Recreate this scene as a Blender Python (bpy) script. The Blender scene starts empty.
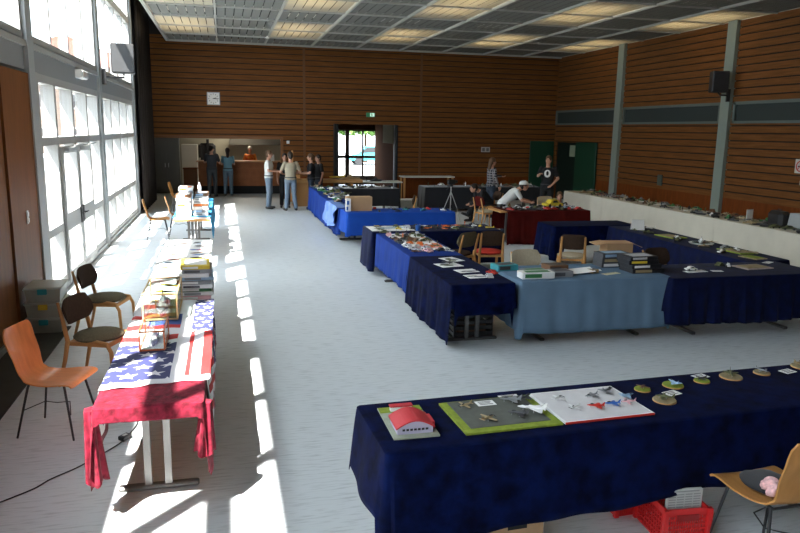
import bpy, math, random
from mathutils import Vector, Matrix
import numpy as np
S = bpy.context.scene
C = S.collection
PI = math.pi
R = math.radians

# ------------------------------------------------------------------ camera, world, sun, exposure
def make_camera():
    f, yaw, pit, rol = 705.0, .245, .190, .018
    F = Vector((math.sin(yaw)*math.cos(pit), math.cos(yaw)*math.cos(pit), -math.sin(pit)))
    Rt = Vector((math.cos(yaw), -math.sin(yaw), 0)); U = Rt.cross(F)
    Rr = math.cos(rol)*Rt + math.sin(rol)*U; Uu = -math.sin(rol)*Rt + math.cos(rol)*U
    cd = bpy.data.cameras.new('camera'); co = bpy.data.objects.new('camera', cd); C.objects.link(co)
    m = Matrix((Rr, Uu, -F)).transposed().to_4x4(); m.translation = Vector((0, 0, 2.4)); co.matrix_world = m
    cd.sensor_width = 36; cd.lens = 36*f/800; cd.clip_start = .05; cd.clip_end = 400
    S.camera = co
make_camera()
WORLD_STRENGTH, SUN_STRENGTH, EXPOSURE = 6.2, 22.0, 0.82
w = bpy.data.worlds.new('World'); S.world = w; w.use_nodes = True
bg = w.node_tree.nodes['Background']; bg.inputs[0].default_value = (.80, .91, 1, 1); bg.inputs[1].default_value = WORLD_STRENGTH
sl = bpy.data.lights.new('sun', 'SUN'); so = bpy.data.objects.new('sun', sl); C.objects.link(so)
sl.energy = SUN_STRENGTH; sl.angle = R(.6); sl.color = (1, .96, .9)
so.rotation_euler = Vector((.452, .49, -1)).to_track_quat('-Z', 'Y').to_euler(); so.location = (-8, -6, 12)
S.view_settings.view_transform = 'Standard'; S.view_settings.look = 'None'
S.view_settings.exposure = EXPOSURE; S.view_settings.gamma = 1; S.view_settings.use_curve_mapping = False
S.cycles.max_bounces = 10; S.cycles.diffuse_bounces = 6; S.cycles.transparent_max_bounces = 16
S.cycles.sample_clamp_indirect = 6; S.cycles.use_denoising = True
S.cycles.caustics_reflective = False; S.cycles.caustics_refractive = False
def portal(x, y, z, w_, h_, rot):
    l = bpy.data.lights.new('window_portal', 'AREA'); l.shape = 'RECTANGLE'; l.size = w_; l.size_y = h_; l.cycles.is_portal = True
    o = bpy.data.objects.new('window_portal', l); C.objects.link(o); o.location = (x, y, z); o.rotation_euler = rot
portal(-2.75, 8, 3.1, 6.6, 27, (0, -PI/2, 0))

# ------------------------------------------------------------------ materials
MATS = {}
def mat(name, col, rough=.6, metal=0, var=0, scale=8, bump=0, sheen=0, coat=0, stretch=None, spec=None, col2=None):
    if name in MATS: return MATS[name]
    if spec is None: spec = .12 if any(q in name for q in ('cloth', 'velvet', 'wood', 'upholstery')) else .4
    m = bpy.data.materials.new(name); m.use_nodes = True; nt = m.node_tree; b = nt.nodes['Principled BSDF']
    b.inputs['Base Color'].default_value = (*col, 1); b.inputs['Roughness'].default_value = rough
    b.inputs['Metallic'].default_value = metal; b.inputs['Sheen Weight'].default_value = sheen
    b.inputs['Coat Weight'].default_value = coat; b.inputs['Specular IOR Level'].default_value = spec
    if var or bump or col2:
        tc = nt.nodes.new('ShaderNodeTexCoord'); mp = nt.nodes.new('ShaderNodeMapping'); no = nt.nodes.new('ShaderNodeTexNoise')
        nt.links.new(tc.outputs['Object'], mp.inputs[0]); nt.links.new(mp.outputs[0], no.inputs[0])
        mp.inputs['Scale'].default_value = stretch or (1, 1, 1)
        no.inputs['Scale'].default_value = scale; no.inputs['Detail'].default_value = 5
        if var or col2:
            cr = nt.nodes.new('ShaderNodeValToRGB'); nt.links.new(no.outputs[0], cr.inputs[0])
            cr.color_ramp.elements[0].position = .3; cr.color_ramp.elements[1].position = .7
            c2 = col2 or tuple(min(1, c*(1+var)) for c in col)
            cr.color_ramp.elements[0].color = (*(tuple(c*(1-var) for c in col) if not col2 else col), 1)
            cr.color_ramp.elements[1].color = (*c2, 1)
            nt.links.new(cr.outputs[0], b.inputs['Base Color'])
        if bump:
            bp = nt.nodes.new('ShaderNodeBump'); bp.inputs['Strength'].default_value = bump; bp.inputs['Distance'].default_value = .02
            nt.links.new(no.outputs[0], bp.inputs['Height']); nt.links.new(bp.outputs[0], b.inputs['Normal'])
    MATS[name] = m; return m
def glass_mat(name, tint=(1, 1, 1), refl=.08):
    m = bpy.data.materials.new(name); m.use_nodes = True; nt = m.node_tree; nt.nodes.clear()
    o = nt.nodes.new('ShaderNodeOutputMaterial'); mx = nt.nodes.new('ShaderNodeMixShader'); t = nt.nodes.new('ShaderNodeBsdfTransparent')
    g = nt.nodes.new('ShaderNodeBsdfGlossy'); fr = nt.nodes.new('ShaderNodeMath'); fr.operation = 'MULTIPLY_ADD'; lw_ = nt.nodes.new('ShaderNodeLayerWeight'); pw = nt.nodes.new('ShaderNodeMath'); pw.operation = 'POWER'; pw.inputs[1].default_value = 4; nt.links.new(lw_.outputs['Facing'], pw.inputs[0]); nt.links.new(pw.outputs[0], fr.inputs[0]); fr.inputs[1].default_value = .35; fr.inputs[2].default_value = refl*.5
    g.inputs['Roughness'].default_value = .02; t.inputs[0].default_value = (*tint, 1)
    nt.links.new(fr.outputs[0], mx.inputs[0]); nt.links.new(t.outputs[0], mx.inputs[1]); nt.links.new(g.outputs[0], mx.inputs[2])
    nt.links.new(mx.outputs[0], o.inputs[0]); MATS[name] = m; return m
def emit_mat(name, col, s):
    m = bpy.data.materials.new(name); m.use_nodes = True; b = m.node_tree.nodes['Principled BSDF']
    b.inputs['Base Color'].default_value = (*col, 1); b.inputs['Emission Color'].default_value = (*col, 1); b.inputs['Emission Strength'].default_value = s
    MATS[name] = m; return m
def panel_mat(name, col, trans):
    m = bpy.data.materials.new(name); m.use_nodes = True; nt = m.node_tree; nt.nodes.clear()
    o = nt.nodes.new('ShaderNodeOutputMaterial'); mx = nt.nodes.new('ShaderNodeMixShader'); d = nt.nodes.new('ShaderNodeBsdfDiffuse'); t = nt.nodes.new('ShaderNodeBsdfTranslucent')
    d.inputs[0].default_value = (*col, 1); t.inputs[0].default_value = (*col, 1); mx.inputs[0].default_value = trans
    nt.links.new(d.outputs[0], mx.inputs[1]); nt.links.new(t.outputs[0], mx.inputs[2]); nt.links.new(mx.outputs[0], o.inputs[0]); MATS[name] = m; return m

M_plank = mat('plank_wood', (.15, .060, .017), .55, var=.22, scale=3, stretch=(.5, .5, 9))
M_plankR = M_plank
M_dado = mat('dado_wood', (.14, .036, .007), .5, var=.15, scale=4, stretch=(3, 3, .6))
M_ply = mat('light_veneer_wood', (.17, .062, .018), .5, var=.15, scale=3, stretch=(1, 4, .5))
M_dark = mat('black_paint', (.012, .012, .012), .8)
M_void = mat('void_black', (.02, .02, .022), .95)
M_grey = mat('grey_painted_steel', (.32, .34, .345), .5)
M_greyL = mat('pale_grey_frame', (.34, .34, .33), .5)
M_band = mat('grey_spandrel', (.24, .255, .26), .6)
M_concrete = mat('exterior_paving', (.22, .22, .21), .9, var=.1, scale=2)
M_glass = glass_mat('window_glass')
M_case = glass_mat('case_glass', (.96, 1, .98), .2)
M_pillar = mat('pillar_grey', (.22, .26, .225), .6)
M_shut = mat('shutter_grey', (.028, .038, .036), .8)
M_black = mat('black_plastic', (.02, .02, .022), .5)
M_blackc = mat('black_cloth', (.012, .012, .015), .9, sheen=.3)
M_velvet = mat('navy_velvet', (.0004, .0012, .010), .8, sheen=.01, scale=9, bump=.25, col2=(.0015, .006, .045), spec=.05)
M_velvetd = mat('dark_navy_velvet', (.001, .003, .018), .8, sheen=.03, scale=9, bump=.2, col2=(.002, .006, .045))
M_royal = mat('royal_blue_cloth', (.010, .035, .20), .8, var=.15, scale=4)
M_bright = mat('bright_blue_cloth', (.010, .06, .34), .7, var=.12, scale=4)
M_pale = mat('pale_blue_cloth', (.12, .19, .27), .8, var=.08, scale=4)
M_sky = mat('sky_blue_plastic_sheet', (.16, .27, .62), .45, var=.1, scale=5)
M_redv = mat('crimson_velvet', (.07, .004, .009), .7, sheen=.05, scale=22, bump=.5, col2=(.24, .014, .036))
M_redc = mat('maroon_cloth', (.065, .004, .003), .85, var=.2, scale=4)
M_white = mat('white_paper', (.8, .8, .78), .7)
M_cream = mat('cream_cloth', (.58, .54, .45), .85, var=.05, scale=3)
M_wood = mat('beech_wood', (.52, .27, .10), .45, var=.15, scale=5, stretch=(1, 1, .3))
M_orange = mat('orange_plywood', (.60, .23, .075), .35, var=.12, scale=5, stretch=(1, 4, 1), coat=.3)
M_oak = mat('honey_plywood', (.40, .19, .06), .4, var=.12, scale=5, stretch=(1, 4, 1))
M_olive = mat('olive_upholstery', (.13, .11, .07), .9, var=.15, scale=60)
M_brown = mat('brown_upholstery', (.05, .03, .02), .85, var=.15, scale=40)
M_beige = mat('beige_upholstery', (.45, .38, .27), .9, var=.08, scale=40)
M_steel = mat('chrome_steel', (.55, .55, .54), .3, metal=.9)
M_card = mat('cardboard', (.42, .26, .14), .85, var=.06, scale=6)
M_green = mat('green_paint', (.005, .04, .02), .5)
M_red = mat('red_plastic', (.55, .02, .02), .4)
M_clear = mat('cloudy_plastic', (.36, .38, .34), .35, var=.1, scale=5)
M_teal = mat('teal_plastic', (.02, .3, .36), .5)
M_yellow = mat('yellow_plastic', (.7, .5, .04), .5)
M_grass = mat('model_grass', (.22, .28, .03), .95, var=.2, scale=30)
M_earth = mat('model_earth', (.30, .24, .13), .95, var=.2, scale=25)
M_asph = mat('model_runway', (.10, .105, .09), .9, var=.12, scale=20)
M_roofr = mat('red_roof_card', (.55, .04, .05), .6)
M_skin = mat('skin', (.48, .25, .17), .55)
COL = {'white': (.75, .75, .73), 'grey': (.22, .23, .24), 'dark grey': (.06, .06, .065), 'olive': (.09, .10, .04), 'sand': (.38, .29, .16), 'black': (.015, .015, .018),
       'red': (.50, .03, .02), 'orange': (.70, .16, .03), 'yellow': (.65, .48, .04), 'blue': (.03, .12, .42), 'pale blue': (.3, .45, .6), 'green': (.04, .18, .06), 'brown': (.16, .08, .04), 'silver': (.5, .5, .52), 'teal': (.05, .30, .34), 'pink': (.7, .4, .42)}
def cm(c): return mat('paint_'+c.replace(' ', '_'), COL[c], .5)

# ------------------------------------------------------------------ mesh helpers
class MB:
    def __init__(s): s.v = []; s.f = []; s.m = []; s.M = Matrix()
    def add(s, vs, fs, m=0):
        n = len(s.v); s.v += [tuple(s.M @ Vector(p)) for p in vs]; s.f += [tuple(n+i for i in f) for f in fs]; s.m += [m]*len(fs); return s
    def box(s, x0, x1, y0, y1, z0, z1, m=0, b=0):
        if b:
            b = min(b, (x1-x0)/2.1, (y1-y0)/2.1, (z1-z0)/2.1)
            rings = []
            for z, i in ((z0, b), (z0+b, 0), (z1-b, 0), (z1, b)):
                rings.append([(x0+b+i*0, y0+i, z), (x1-b, y0+i, z), (x1-i, y0+b, z), (x1-i, y1-b, z), (x1-b, y1-i, z), (x0+b, y1-i, z), (x0+i, y1-b, z), (x0+i, y0+b, z)])
            vs = sum(rings, []); fs = [tuple(range(7, -1, -1)), tuple(range(24, 32))]
            for k in range(3):
                for i in range(8): fs.append((k*8+i, k*8+(i+1) % 8, k*8+8+(i+1) % 8, k*8+8+i))
            return s.add(vs, fs, m)
        vs = [(x, y, z) for z in (z0, z1) for y in (y0, y1) for x in (x0, x1)]
        return s.add(vs, [(0, 2, 3, 1), (4, 5, 7, 6), (0, 1, 5, 4), (2, 6, 7, 3), (0, 4, 6, 2), (1, 3, 7, 5)], m)
    def loft(s, rings, m=0, caps=True, closed=False):
        n = len(rings[0]); vs = [p for r in rings for p in r]; fs = []
        K = len(rings)
        for k in range(K if closed else K-1):
            a = k*n; b2 = ((k+1) % K)*n
            for i in range(n): fs.append((a+i, a+(i+1) % n, b2+(i+1) % n, b2+i))
        if caps and not closed: fs.append(tuple(range(n-1, -1, -1))); fs.append(tuple((K-1)*n+i for i in range(n)))
        return s.add(vs, fs, m)
    def tube(s, pts, r, n=8, m=0, sq=1):
        pts = [Vector(p) for p in pts]; rs = r if isinstance(r, (list, tuple)) else [r]*len(pts); rings = []; up = None
        for i, p in enumerate(pts):
            d = (pts[min(i+1, len(pts)-1)]-pts[max(i-1, 0)]).normalized()
            if up is None: up = Vector((0, 0, 1)) if abs(d.z) < .9 else Vector((1, 0, 0))
            u = (up - d*up.dot(d)).normalized(); w_ = d.cross(u); up = u
            rings.append([tuple(p + u*rs[i]*math.cos(2*PI*k/n) + w_*rs[i]*sq*math.sin(2*PI*k/n)) for k in range(n)])
        return s.loft(rings, m)
    def caps(s, p0, p1, r0, r1, n=12, m=0):
        p0 = Vector(p0); p1 = Vector(p1); d = (p1-p0); L = d.length or 1e-4; d = d/L if d.length else Vector((0, 0, 1))
        pts = []; rs = []
        for a in (-85, -60, -30): pts.append(p0+d*r0*math.sin(R(a))); rs.append(r0*math.cos(R(a)))
        for t in (0, .5, 1): pts.append(p0.lerp(p1, t)); rs.append(r0+(r1-r0)*t)
        for a in (30, 60, 85): pts.append(p1+d*r1*math.sin(R(a))); rs.append(r1*math.cos(R(a)))
        return s.tube(pts, rs, n, m)
    def ell(s, c, rx, ry, rz, n=16, k=10, m=0, lo=-90):
        rings = []
        for i in range(k+1):
            a = R(lo + (90-lo)*i/k); ca = max(math.cos(a), .02)
            rings.append([(c[0]+rx*ca*math.cos(2*PI*j/n), c[1]+ry*ca*math.sin(2*PI*j/n), c[2]+rz*math.sin(a)) for j in range(n)])
        return s.loft(rings, m)
    def lathe(s, prof, c=(0, 0, 0), n=20, m=0):
        return s.loft([[(c[0]+r*math.cos(2*PI*j/n), c[1]+r*math.sin(2*PI*j/n), c[2]+z) for j in range(n)] for r, z in prof], m)
    def prism(s, poly, a0, a1, axis='y', m=0):
        f = {'y': lambda p, a: (p[0], a, p[1]), 'x': lambda p, a: (a, p[0], p[1]), 'z': lambda p, a: (p[0], p[1], a)}[axis]
        n = len(poly); return s.loft([[f(p, a0) for p in poly], [f(p, a1) for p in poly]], m)
    def build(s, name, mats, parent=None, smooth=False, loc=None, rotz=0, recalc=True):
        me = bpy.data.meshes.new(name); me.from_pydata(s.v, [], s.f)
        for q in (mats if isinstance(mats, (list, tuple)) else [mats]): me.materials.append(q)
        me.polygons.foreach_set('material_index', s.m)
        if recalc:
            import bmesh
            bm = bmesh.new(); bm.from_mesh(me); bmesh.ops.recalc_face_normals(bm, faces=bm.faces); bm.to_mesh(me); bm.free()
        if smooth:
            me.polygons.foreach_set('use_smooth', [True]*len(me.polygons))
            if smooth != 2: me.set_sharp_from_angle(angle=R(40))
        o = bpy.data.objects.new(name, me); C.objects.link(o)
        if parent: o.parent = parent
        if loc: o.location = loc
        if rotz: o.rotation_euler = (0, 0, rotz)
        return o
def tag(o, label, cat, group=None, kind=None):
    o['label'] = label; o['category'] = cat
    if group: o['group'] = group
    if kind: o['kind'] = kind
    return o
def thing(name, label, cat, loc=(0, 0, 0), rotz=0, group=None):
    o = bpy.data.objects.new(name, None); C.objects.link(o); o.location = loc; o.rotation_euler = (0, 0, rotz); o.empty_display_size = .1
    return tag(o, label, cat, group)
def struct(name, mb, m, parent=None, smooth=False):
    o = mb.build(name, m, parent, smooth)
    if not parent: o['kind'] = 'structure'
    return o
def kids(o): return [c for c in bpy.data.objects if c.parent == o]
def dup(o, loc=None, rotz=None, label=None, group=None, scale=None):
    def rec(a, p):
        c = a.copy(); C.objects.link(c); c.parent = p
        for ch in KID.get(a.name, []): rec(ch, c)
        return c
    KID = {}
    for x in bpy.data.objects:
        if x.parent: KID.setdefault(x.parent.name, []).append(x)
    c = rec(o, None)
    if loc is not None: c.location = loc
    if rotz is not None: c.rotation_euler = (0, 0, rotz)
    if label: c['label'] = label
    if group: c['group'] = group
    if scale: c.scale = (scale,)*3
    return c

# ------------------------------------------------------------------ THE ROOM
WX, RX, BY, CZ = -2.35, 12.14, 24.8, 5.15
# floor: grey linoleum with fine streaks across the hall
mf = bpy.data.materials.new('linoleum'); mf.use_nodes = True; nt = mf.node_tree; b = nt.nodes['Principled BSDF']
tc = nt.nodes.new('ShaderNodeTexCoord'); mp = nt.nodes.new('ShaderNodeMapping'); mp.inputs['Scale'].default_value = (6, 45, 1)
no = nt.nodes.new('ShaderNodeTexNoise'); no.inputs['Scale'].default_value = 1; no.inputs['Detail'].default_value = 6
cr = nt.nodes.new('ShaderNodeValToRGB'); cr.color_ramp.elements[0].position = .28; cr.color_ramp.elements[0].color = (.44, .475, .49, 1)
cr.color_ramp.elements[1].position = .5; cr.color_ramp.elements[1].color = (.62, .66, .68, 1)
nt.links.new(tc.outputs['Object'], mp.inputs[0]); nt.links.new(mp.outputs[0], no.inputs[0]); nt.links.new(no.outputs[0], cr.inputs[0]); nt.links.new(cr.outputs[0], b.inputs['Base Color'])
b.inputs['Roughness'].default_value = .42
f = MB().box(WX-.25, RX+.3, -4.2, BY+7, -.2, 0); struct('floor', f, mf)
# wall behind the camera
struct('wall_front', MB().box(WX-.25, RX+.3, -4.4, -4.2, 0, 6.4), M_ply)

def cells(u0, u1, z0, z1, holes):
    """rects covering u0..u1 x z0..z1 minus holes"""
    us = sorted({u0, u1, *[h[0] for h in holes if u0 < h[0] < u1], *[h[1] for h in holes if u0 < h[1] < u1]})
    out = []
    for a, b_ in zip(us, us[1:]):
        zs = [(z0, z1)]
        for h in holes:
            if h[0] < b_ and h[1] > a:
                nz = []
                for p, q in zs:
                    if h[3] <= p or h[2] >= q: nz.append((p, q)); continue
                    if h[2] > p: nz.append((p, h[2]))
                    if h[3] < q: nz.append((h[3], q))
                zs = nz
        out += [(a, b_, p, q) for p, q in zs]
    return out
PITCH = .178
def planks(place, u0, u1, z0, z1, holes):
    """planks with open grooves; place(u0,u1,d0,d1,z0,z1,mat) puts a box, d = depth off the wall"""
    for a, b_, p, q in cells(u0, u1, z0, z1, holes): place(a, b_, -.1, 0, p, q, 1)
    z = z0; k = 0
    while z < z1-.02:
        for a, b_, p, q in cells(u0, u1, z, min(z+PITCH-.03, z1), holes): place(a, b_, 0, .035, p, q, 0)
        z += PITCH; k += 1
M_groove = mat('groove_shadow_board', (.012, .006, .003), .8)
# back wall
KH = (-2.28, 1.93, -1, 2.07); DH = (3.78, 6.02, -1, 2.6)
bw = MB(); planks(lambda a, b_, d0, d1, p, q, m: bw.box(a, b_, BY-d1, BY-d0, p, q, m), WX+.02, RX, .78, 5.3, [KH, DH])
for a, b_, p, q in cells(WX+.02, RX, 0, .78, [KH, DH]): bw.box(a, b_, BY-.035, BY+.1, p, q, 2)
bw.box(WX, RX, BY, BY+.1, 5.3, 6.4, 3)
struct('wall_back', bw, [M_plank, M_groove, M_dado, M_void])
tr = MB()
for x in (2.72, 6.85): tr.box(x-.04, x+.04, BY-.045, BY-.03, .8, 5.15)
struct('trim_1', tr, mat('seam_batten', (.12, .05, .016), .6))
# right wall with strip windows (closed grey shutters) and pillars
rw = MB(); SH = []
PY = [-.1+5.0*k for k in range(6)]   # pillar positions, 10.4, 15.4, 20.4
PYS = [.35, 5.35, 10.35, 15.38, 20.35]
edges = [-4.2]+PYS+[BY]
for a, b_ in zip(edges, edges[1:]): SH.append((a+.22, b_-.22 if b_ < BY-.1 else b_-.05, 2.72, 3.24))
DR = (22.95, 24.6, -1, 2.1)
planks(lambda a, b_, d0, d1, p, q, m: rw.box(RX-d1, RX-d0, a, b_, p, q, m), -4.2, BY, .9, 5.3, SH+[DR])
for a, b_, p, q in cells(-4.2, BY, 0, .9, [DR]): rw.box(RX-.035, RX+.1, a, b_, p, q, 2)
rw.box(RX, RX+.1, -4.2, BY, 5.3, 6.4, 3)
struct('wall_right', rw, [M_plank, M_groove, M_dado, M_void])
struct('wall_right_outer', MB().box(RX+.3, RX+.4, -4.4, BY+7, 0, 6.6), M_void)['kind'] = 'structure'
for i, y in enumerate(PYS): struct(f'column_{i+1}', MB().box(RX-.13, RX, y-.16, y+.16, 0, 5.3), M_pillar)
for i, h in enumerate(SH):
    fr = MB(); a, b_, p, q = h
    fr.box(RX-.06, RX+.02, a, b_, q-.07, q); fr.box(RX-.06, RX+.02, a, b_, p, p+.06); fr.box(RX-.06, RX+.02, a, a+.08, p, q); fr.box(RX-.06, RX+.02, b_-.08, b_, p, q)
    o = struct(f'window_{20+i}', fr, mat('strip_window_frame', (.10, .125, .115), .6))
    MB().box(RX-.01, RX+.03, a+.05, b_-.05, p+.05, q-.05).build('shutter', M_shut, o)
# green door in the right wall, both leaves swung open
dk = MB(); dk.box(RX+.1, RX+.28, DR[0]-.3, DR[1]+.3, 0, 2.4); struct('wall_right_recess', dk, M_void)
lf = MB().box(-.03, .03, 0, 1.45, .02, 2.12, 0, .01); lf.box(-.045, .045, .08, 1.37, .2, .24, 0)
d1 = lf.build('door_1', M_green, None, loc=(RX-.02, 21.5, 0)); d1['kind'] = 'structure'; d1.location = (RX-.09, 21.5, 0)
lf2 = MB().box(-.95, 0, -.03, .03, .02, 2.12, 0, .01); d2 = lf2.build('door_2', M_green, None, loc=(RX-.1, BY-.1, 0)); d2['kind'] = 'structure'
gb = MB().box(RX+.02, RX+.08, 22.96, 24.58, .02, 2.08); d3 = gb.build('door_3', mat('green_recess_shade', (.001, .007, .004), .6)); d3['kind'] = 'structure'  # shade of the recess put into a darker copy of the green
MB().box(RX+.005, RX+.02, 23.2, 23.6, 1.6, 2.0).build('notice', mat('faded_notice', (.22, .26, .18), .7), d3)

# ------------------------------------------------------------------ left wall: window bays
POSTS = [-.5, 4.7, 9.98, 15.22, 20.75]
lw = MB()
for y in POSTS: lw.box(WX-.22, WX+.05, y-.14, y+.14, 0, 6.3)
lw.box(WX-.32, WX, -4.2, 20.75, 3.06, 3.42, 1)            # spandrel band
lw.box(WX-.12, WX+.02, -4.2, 20.9, 6.14, 6.4, 1)
struct('wall_left', lw, [M_grey, M_band])
struct('wall_left_dark', MB().box(WX-.22, WX, 20.89, BY+.1, 0, 6.4), M_void)
wp = MB().box(WX-.22, WX+.01, 4.84, 8.62, 0, 3.02).box(WX-.22, WX+.03, 8.66, 9.84, 0, 3.02); wp.box(WX-.2, WX-.01, 8.62, 8.66, 0, 3.02, 1)
wn = 1
def window_bay(y0, y1, z0, z1, cols, rails, sill=True, fw=.08, skip=(), deep=.12):
    global wn
    fr = MB(); x0, x1 = WX-deep, WX+.0
    fr.box(x0, x1, y0, y1, z0, z0+fw); fr.box(x0, x1, y0, y1, z1-fw, z1)
    ys = cols
    for y in ys: fr.box(x0, x1, y-fw/2, y+fw/2, z0+fw, z1-fw)
    for z in rails:
        e = [y0]+list(ys[1:-1])+[y1]
        for i in range(len(ys)-1):
            if (i, z) in skip: continue
            fr.box(x0-.005, x1+.005, ys[i]+fw/2, ys[i+1]-fw/2, z-fw/2, z+fw/2)
    o = struct(f'window_{wn}', fr, M_greyL); wn += 1
    for i in range(len(ys)-1):
        MB().box(WX-.075, WX-.07, ys[i]+fw/2-.005, ys[i+1]-fw/2+.005, z0+fw-.005, z1-fw+.005).build('pane', M_glass, o)
    if sill: MB().box(WX-.02, WX+.035, y0, y1, z0-.10, z0-.03).build('sill', M_greyL, o)
    return o
def lin(a, b_, n): return [a+(b_-a)*i/n for i in range(n+1)]
for a, b_ in zip([-4.2]+POSTS, POSTS):
    lo, hi = a+.14, b_-.14
    window_bay(lo, hi, 3.44, 5.12, lin(lo+.03, hi-.03, 4), [])
    window_bay(lo, hi, 5.12, 6.16, lin(lo+.03, hi-.03, 4), [], sill=False)
window_bay(15.36, 20.61, .08, 3.06, lin(15.41, 20.56, 4), [.91, 2.17], sill=False, fw=.11, deep=.18)
window_bay(-4.06, -.64, .08, 3.06, lin(-4.03, -.67, 3), [.91, 2.17], sill=False)  # unseen lower glazing, added to brighten the near floor
window_bay(-.36, 1.4, .08, 3.06, lin(-.33, 1.37, 2), [.91, 2.17], sill=False)  # also out of view, added for light on the near floor
wp.box(WX-.22, WX+.01, 1.4, 4.56, 0, 3.06)
struct('wall_left_wood', wp, [M_ply, M_dark])
# bay with the glazed double door
lo, hi = 10.12, 15.08
cols = [lo+.2, 11.38, 12.62, 13.86, hi-.03]
window_bay(lo, hi, .08, 3.06, cols, [.91, 2.17], sill=False, skip={(1, .91), (2, .91)}, fw=.11, deep=.18)
struct('trim_2', MB().box(WX-.1, WX+.03, lo, lo+.2, 0, 3.06), M_greyL)
for k, (a, b_) in enumerate(((11.42, 12.60), (12.64, 13.82))):
    fr = MB(); X0, X1 = WX-.02, WX+.035
    fr.box(X0, X1, a, b_, .02, .2); fr.box(X0, X1, a, b_, 1.98, 2.08); fr.box(X0, X1, a, a+.11, .2, 1.98); fr.box(X0, X1, b_-.11, b_, .2, 1.98); fr.box(X0, X1, a+.11, b_-.11, .82, 1.08)
    o = struct(f'door_{4+k}', fr, M_greyL)
    h = MB(); hy = b_-.07 if k == 0 else a+.07
    h.box(X1, X1+.02, hy-.05, hy+.05, .82, 1.1, 0, .008); h.tube([(X1+.02, hy, .98), (X1+.06, hy, .98), (X1+.06, hy-(.13 if k == 0 else -.13), .98)], .012)
    h.build('door_handle', M_black, o)
    c = MB().box(X1, X1+.07, a+.15, a+.75, 2.0, 2.07, 0, .01); c.tube([(X1+.04, a+.7, 2.08), (X1+.12, a+1.0, 2.1)], .012); c.build('door_closer', M_grey, o)
struct('baseboard_left', MB().box(WX-.2, WX+.02, -4.2, 20.75, 0, .08), M_grey)
struct('baseboard_wood_bay', MB().box(WX+.01, WX+.045, 4.84, 9.84, 0, .08), mat('grey_skirting', (.25, .26, .25), .6))
struct('roof_eave', MB().box(WX-.12, WX+.1, -6, 27, 6.3, 6.4).box(WX-.12, RX+.4, -4.6, BY+7, 6.4, 6.6), M_band)
# black stage curtain at the end of the window wall
cu = MB(); ring = []
pts = []
for i in range(121):
    y = 20.98+3.75*i/120; pts.append((WX+.12+.05*math.sin(i*1.05)+.015*math.sin(i*.37), y))
cu.add([(x, y, z) for z in (.03, 6.3) for x, y in pts], [(i, i+1, 122+i, 121+i) for i in range(120)])
o = cu.build('curtain', mat('dark_brown_curtain', (.014, .010, .008), .95), None, True)
mod = o.modifiers.new('thick', 'SOLIDIFY'); mod.thickness = .006
tag(o, 'full-height dark curtain hanging at the far end of the window wall', 'curtain')
# outside
struct('exterior_ground', MB().box(-60, WX-.25, -40, 60, -.25, -.12), M_concrete)
struct('exterior_ground_north', MB().box(-2.6, 60, 31.8, 80, -.25, -.12), M_concrete)

# ------------------------------------------------------------------ ceiling
GX = [-1.64+1.53*k for k in range(10)]; GX[-1] = RX
DY = 1.76; GY = [24.62-DY*k for k in range(17)]
grid = MB()
for x in GX: grid.box(x-.024, x+.024, GY[-1], GY[0], CZ-.045, CZ+.05)
for y in GY: grid.box(GX[0], RX-.03, y-.018, y+.018, CZ-.03, CZ+.05)
grid.box(GX[0]-.05, RX-.03, GY[0]-.03, GY[0]+.05, CZ-.05, CZ+.1)
grid.box(GX[0]-.06, GX[0]-.02, GY[-1], GY[0], CZ-.05, CZ+.1)
struct('trim_3', grid, mat('ceiling_grid_paint', (.42, .42, .39), .5))
M_panel = panel_mat('ceiling_sheet', (.23, .235, .22), .13)
M_lit = panel_mat('light_louvre_sheet', (.62, .58, .48), .45)
NS = 7
def louvre(mb, x0, x1, y0, y1):
    wd = (x1-x0)/NS
    for k in range(NS):
        a = x0+wd*k; mb.box(a+.01, a+wd-.01, y0, y1, CZ+.005, CZ+.008)
ce = MB(); LIT = {1, 2, 4, 5, 7, 8, 10, 11, 13, 14}
words_ = ['first', 'second', 'third', 'fourth', 'fifth', 'sixth', 'seventh', 'eighth', 'ninth', 'tenth', 'eleventh', 'twelfth', 'thirteenth', 'fourteenth', 'fifteenth', 'sixteenth']
for c in range(9):
    for r in range(16):
        x0, x1, y1, y0 = GX[c]+.03, GX[c+1]-.03, GY[r]-.022, GY[r+1]+.022
        if c % 2 == 0 and r in LIT:
            if GY[r+1] < 6: continue
            t = thing('ceiling_light', f'warm ceiling light, {words_[c//2]} lit column from window wall, {words_[r]} grid row from back wall', 'ceiling light', ((x0+x1)/2, (y0+y1)/2, CZ), 0, 'ceiling light panels')
            mb = MB(); louvre(mb, x0, x1, y0, y1); mb.v = [(p[0]-(x0+x1)/2, p[1]-(y0+y1)/2, p[2]-CZ) for p in mb.v]; mb.build('diffuser', M_lit, t)
            yy = .5 if r % 3 == 1 else -.5
            yy = -.45 if r % 3 == 1 else .35
            MB().tube([(-.6, yy, .45), (.6, yy, .45)], .016).box(-.62, .62, yy-.05, yy+.05, .475, .53).build('tube_lamp', mat('lamp_housing', (.7, .7, .65), .5), t)
            l = bpy.data.lights.new('tube_light', 'AREA'); l.shape = 'RECTANGLE'; l.size = 1.1; l.size_y = .9; l.energy = 14; l.color = (1, .84, .58)
            lo_ = bpy.data.objects.new('tube_light', l); C.objects.link(lo_); lo_.parent = t; lo_.location = (-.12, yy*.6, .4)
        else: louvre(ce, x0, x1, y0, y1)
struct('ceiling', ce, M_panel)
struct('ceiling_void', MB().box(WX-.2, RX+.3, -4.4, BY+.1, 6.3, 6.38), M_void)

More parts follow.
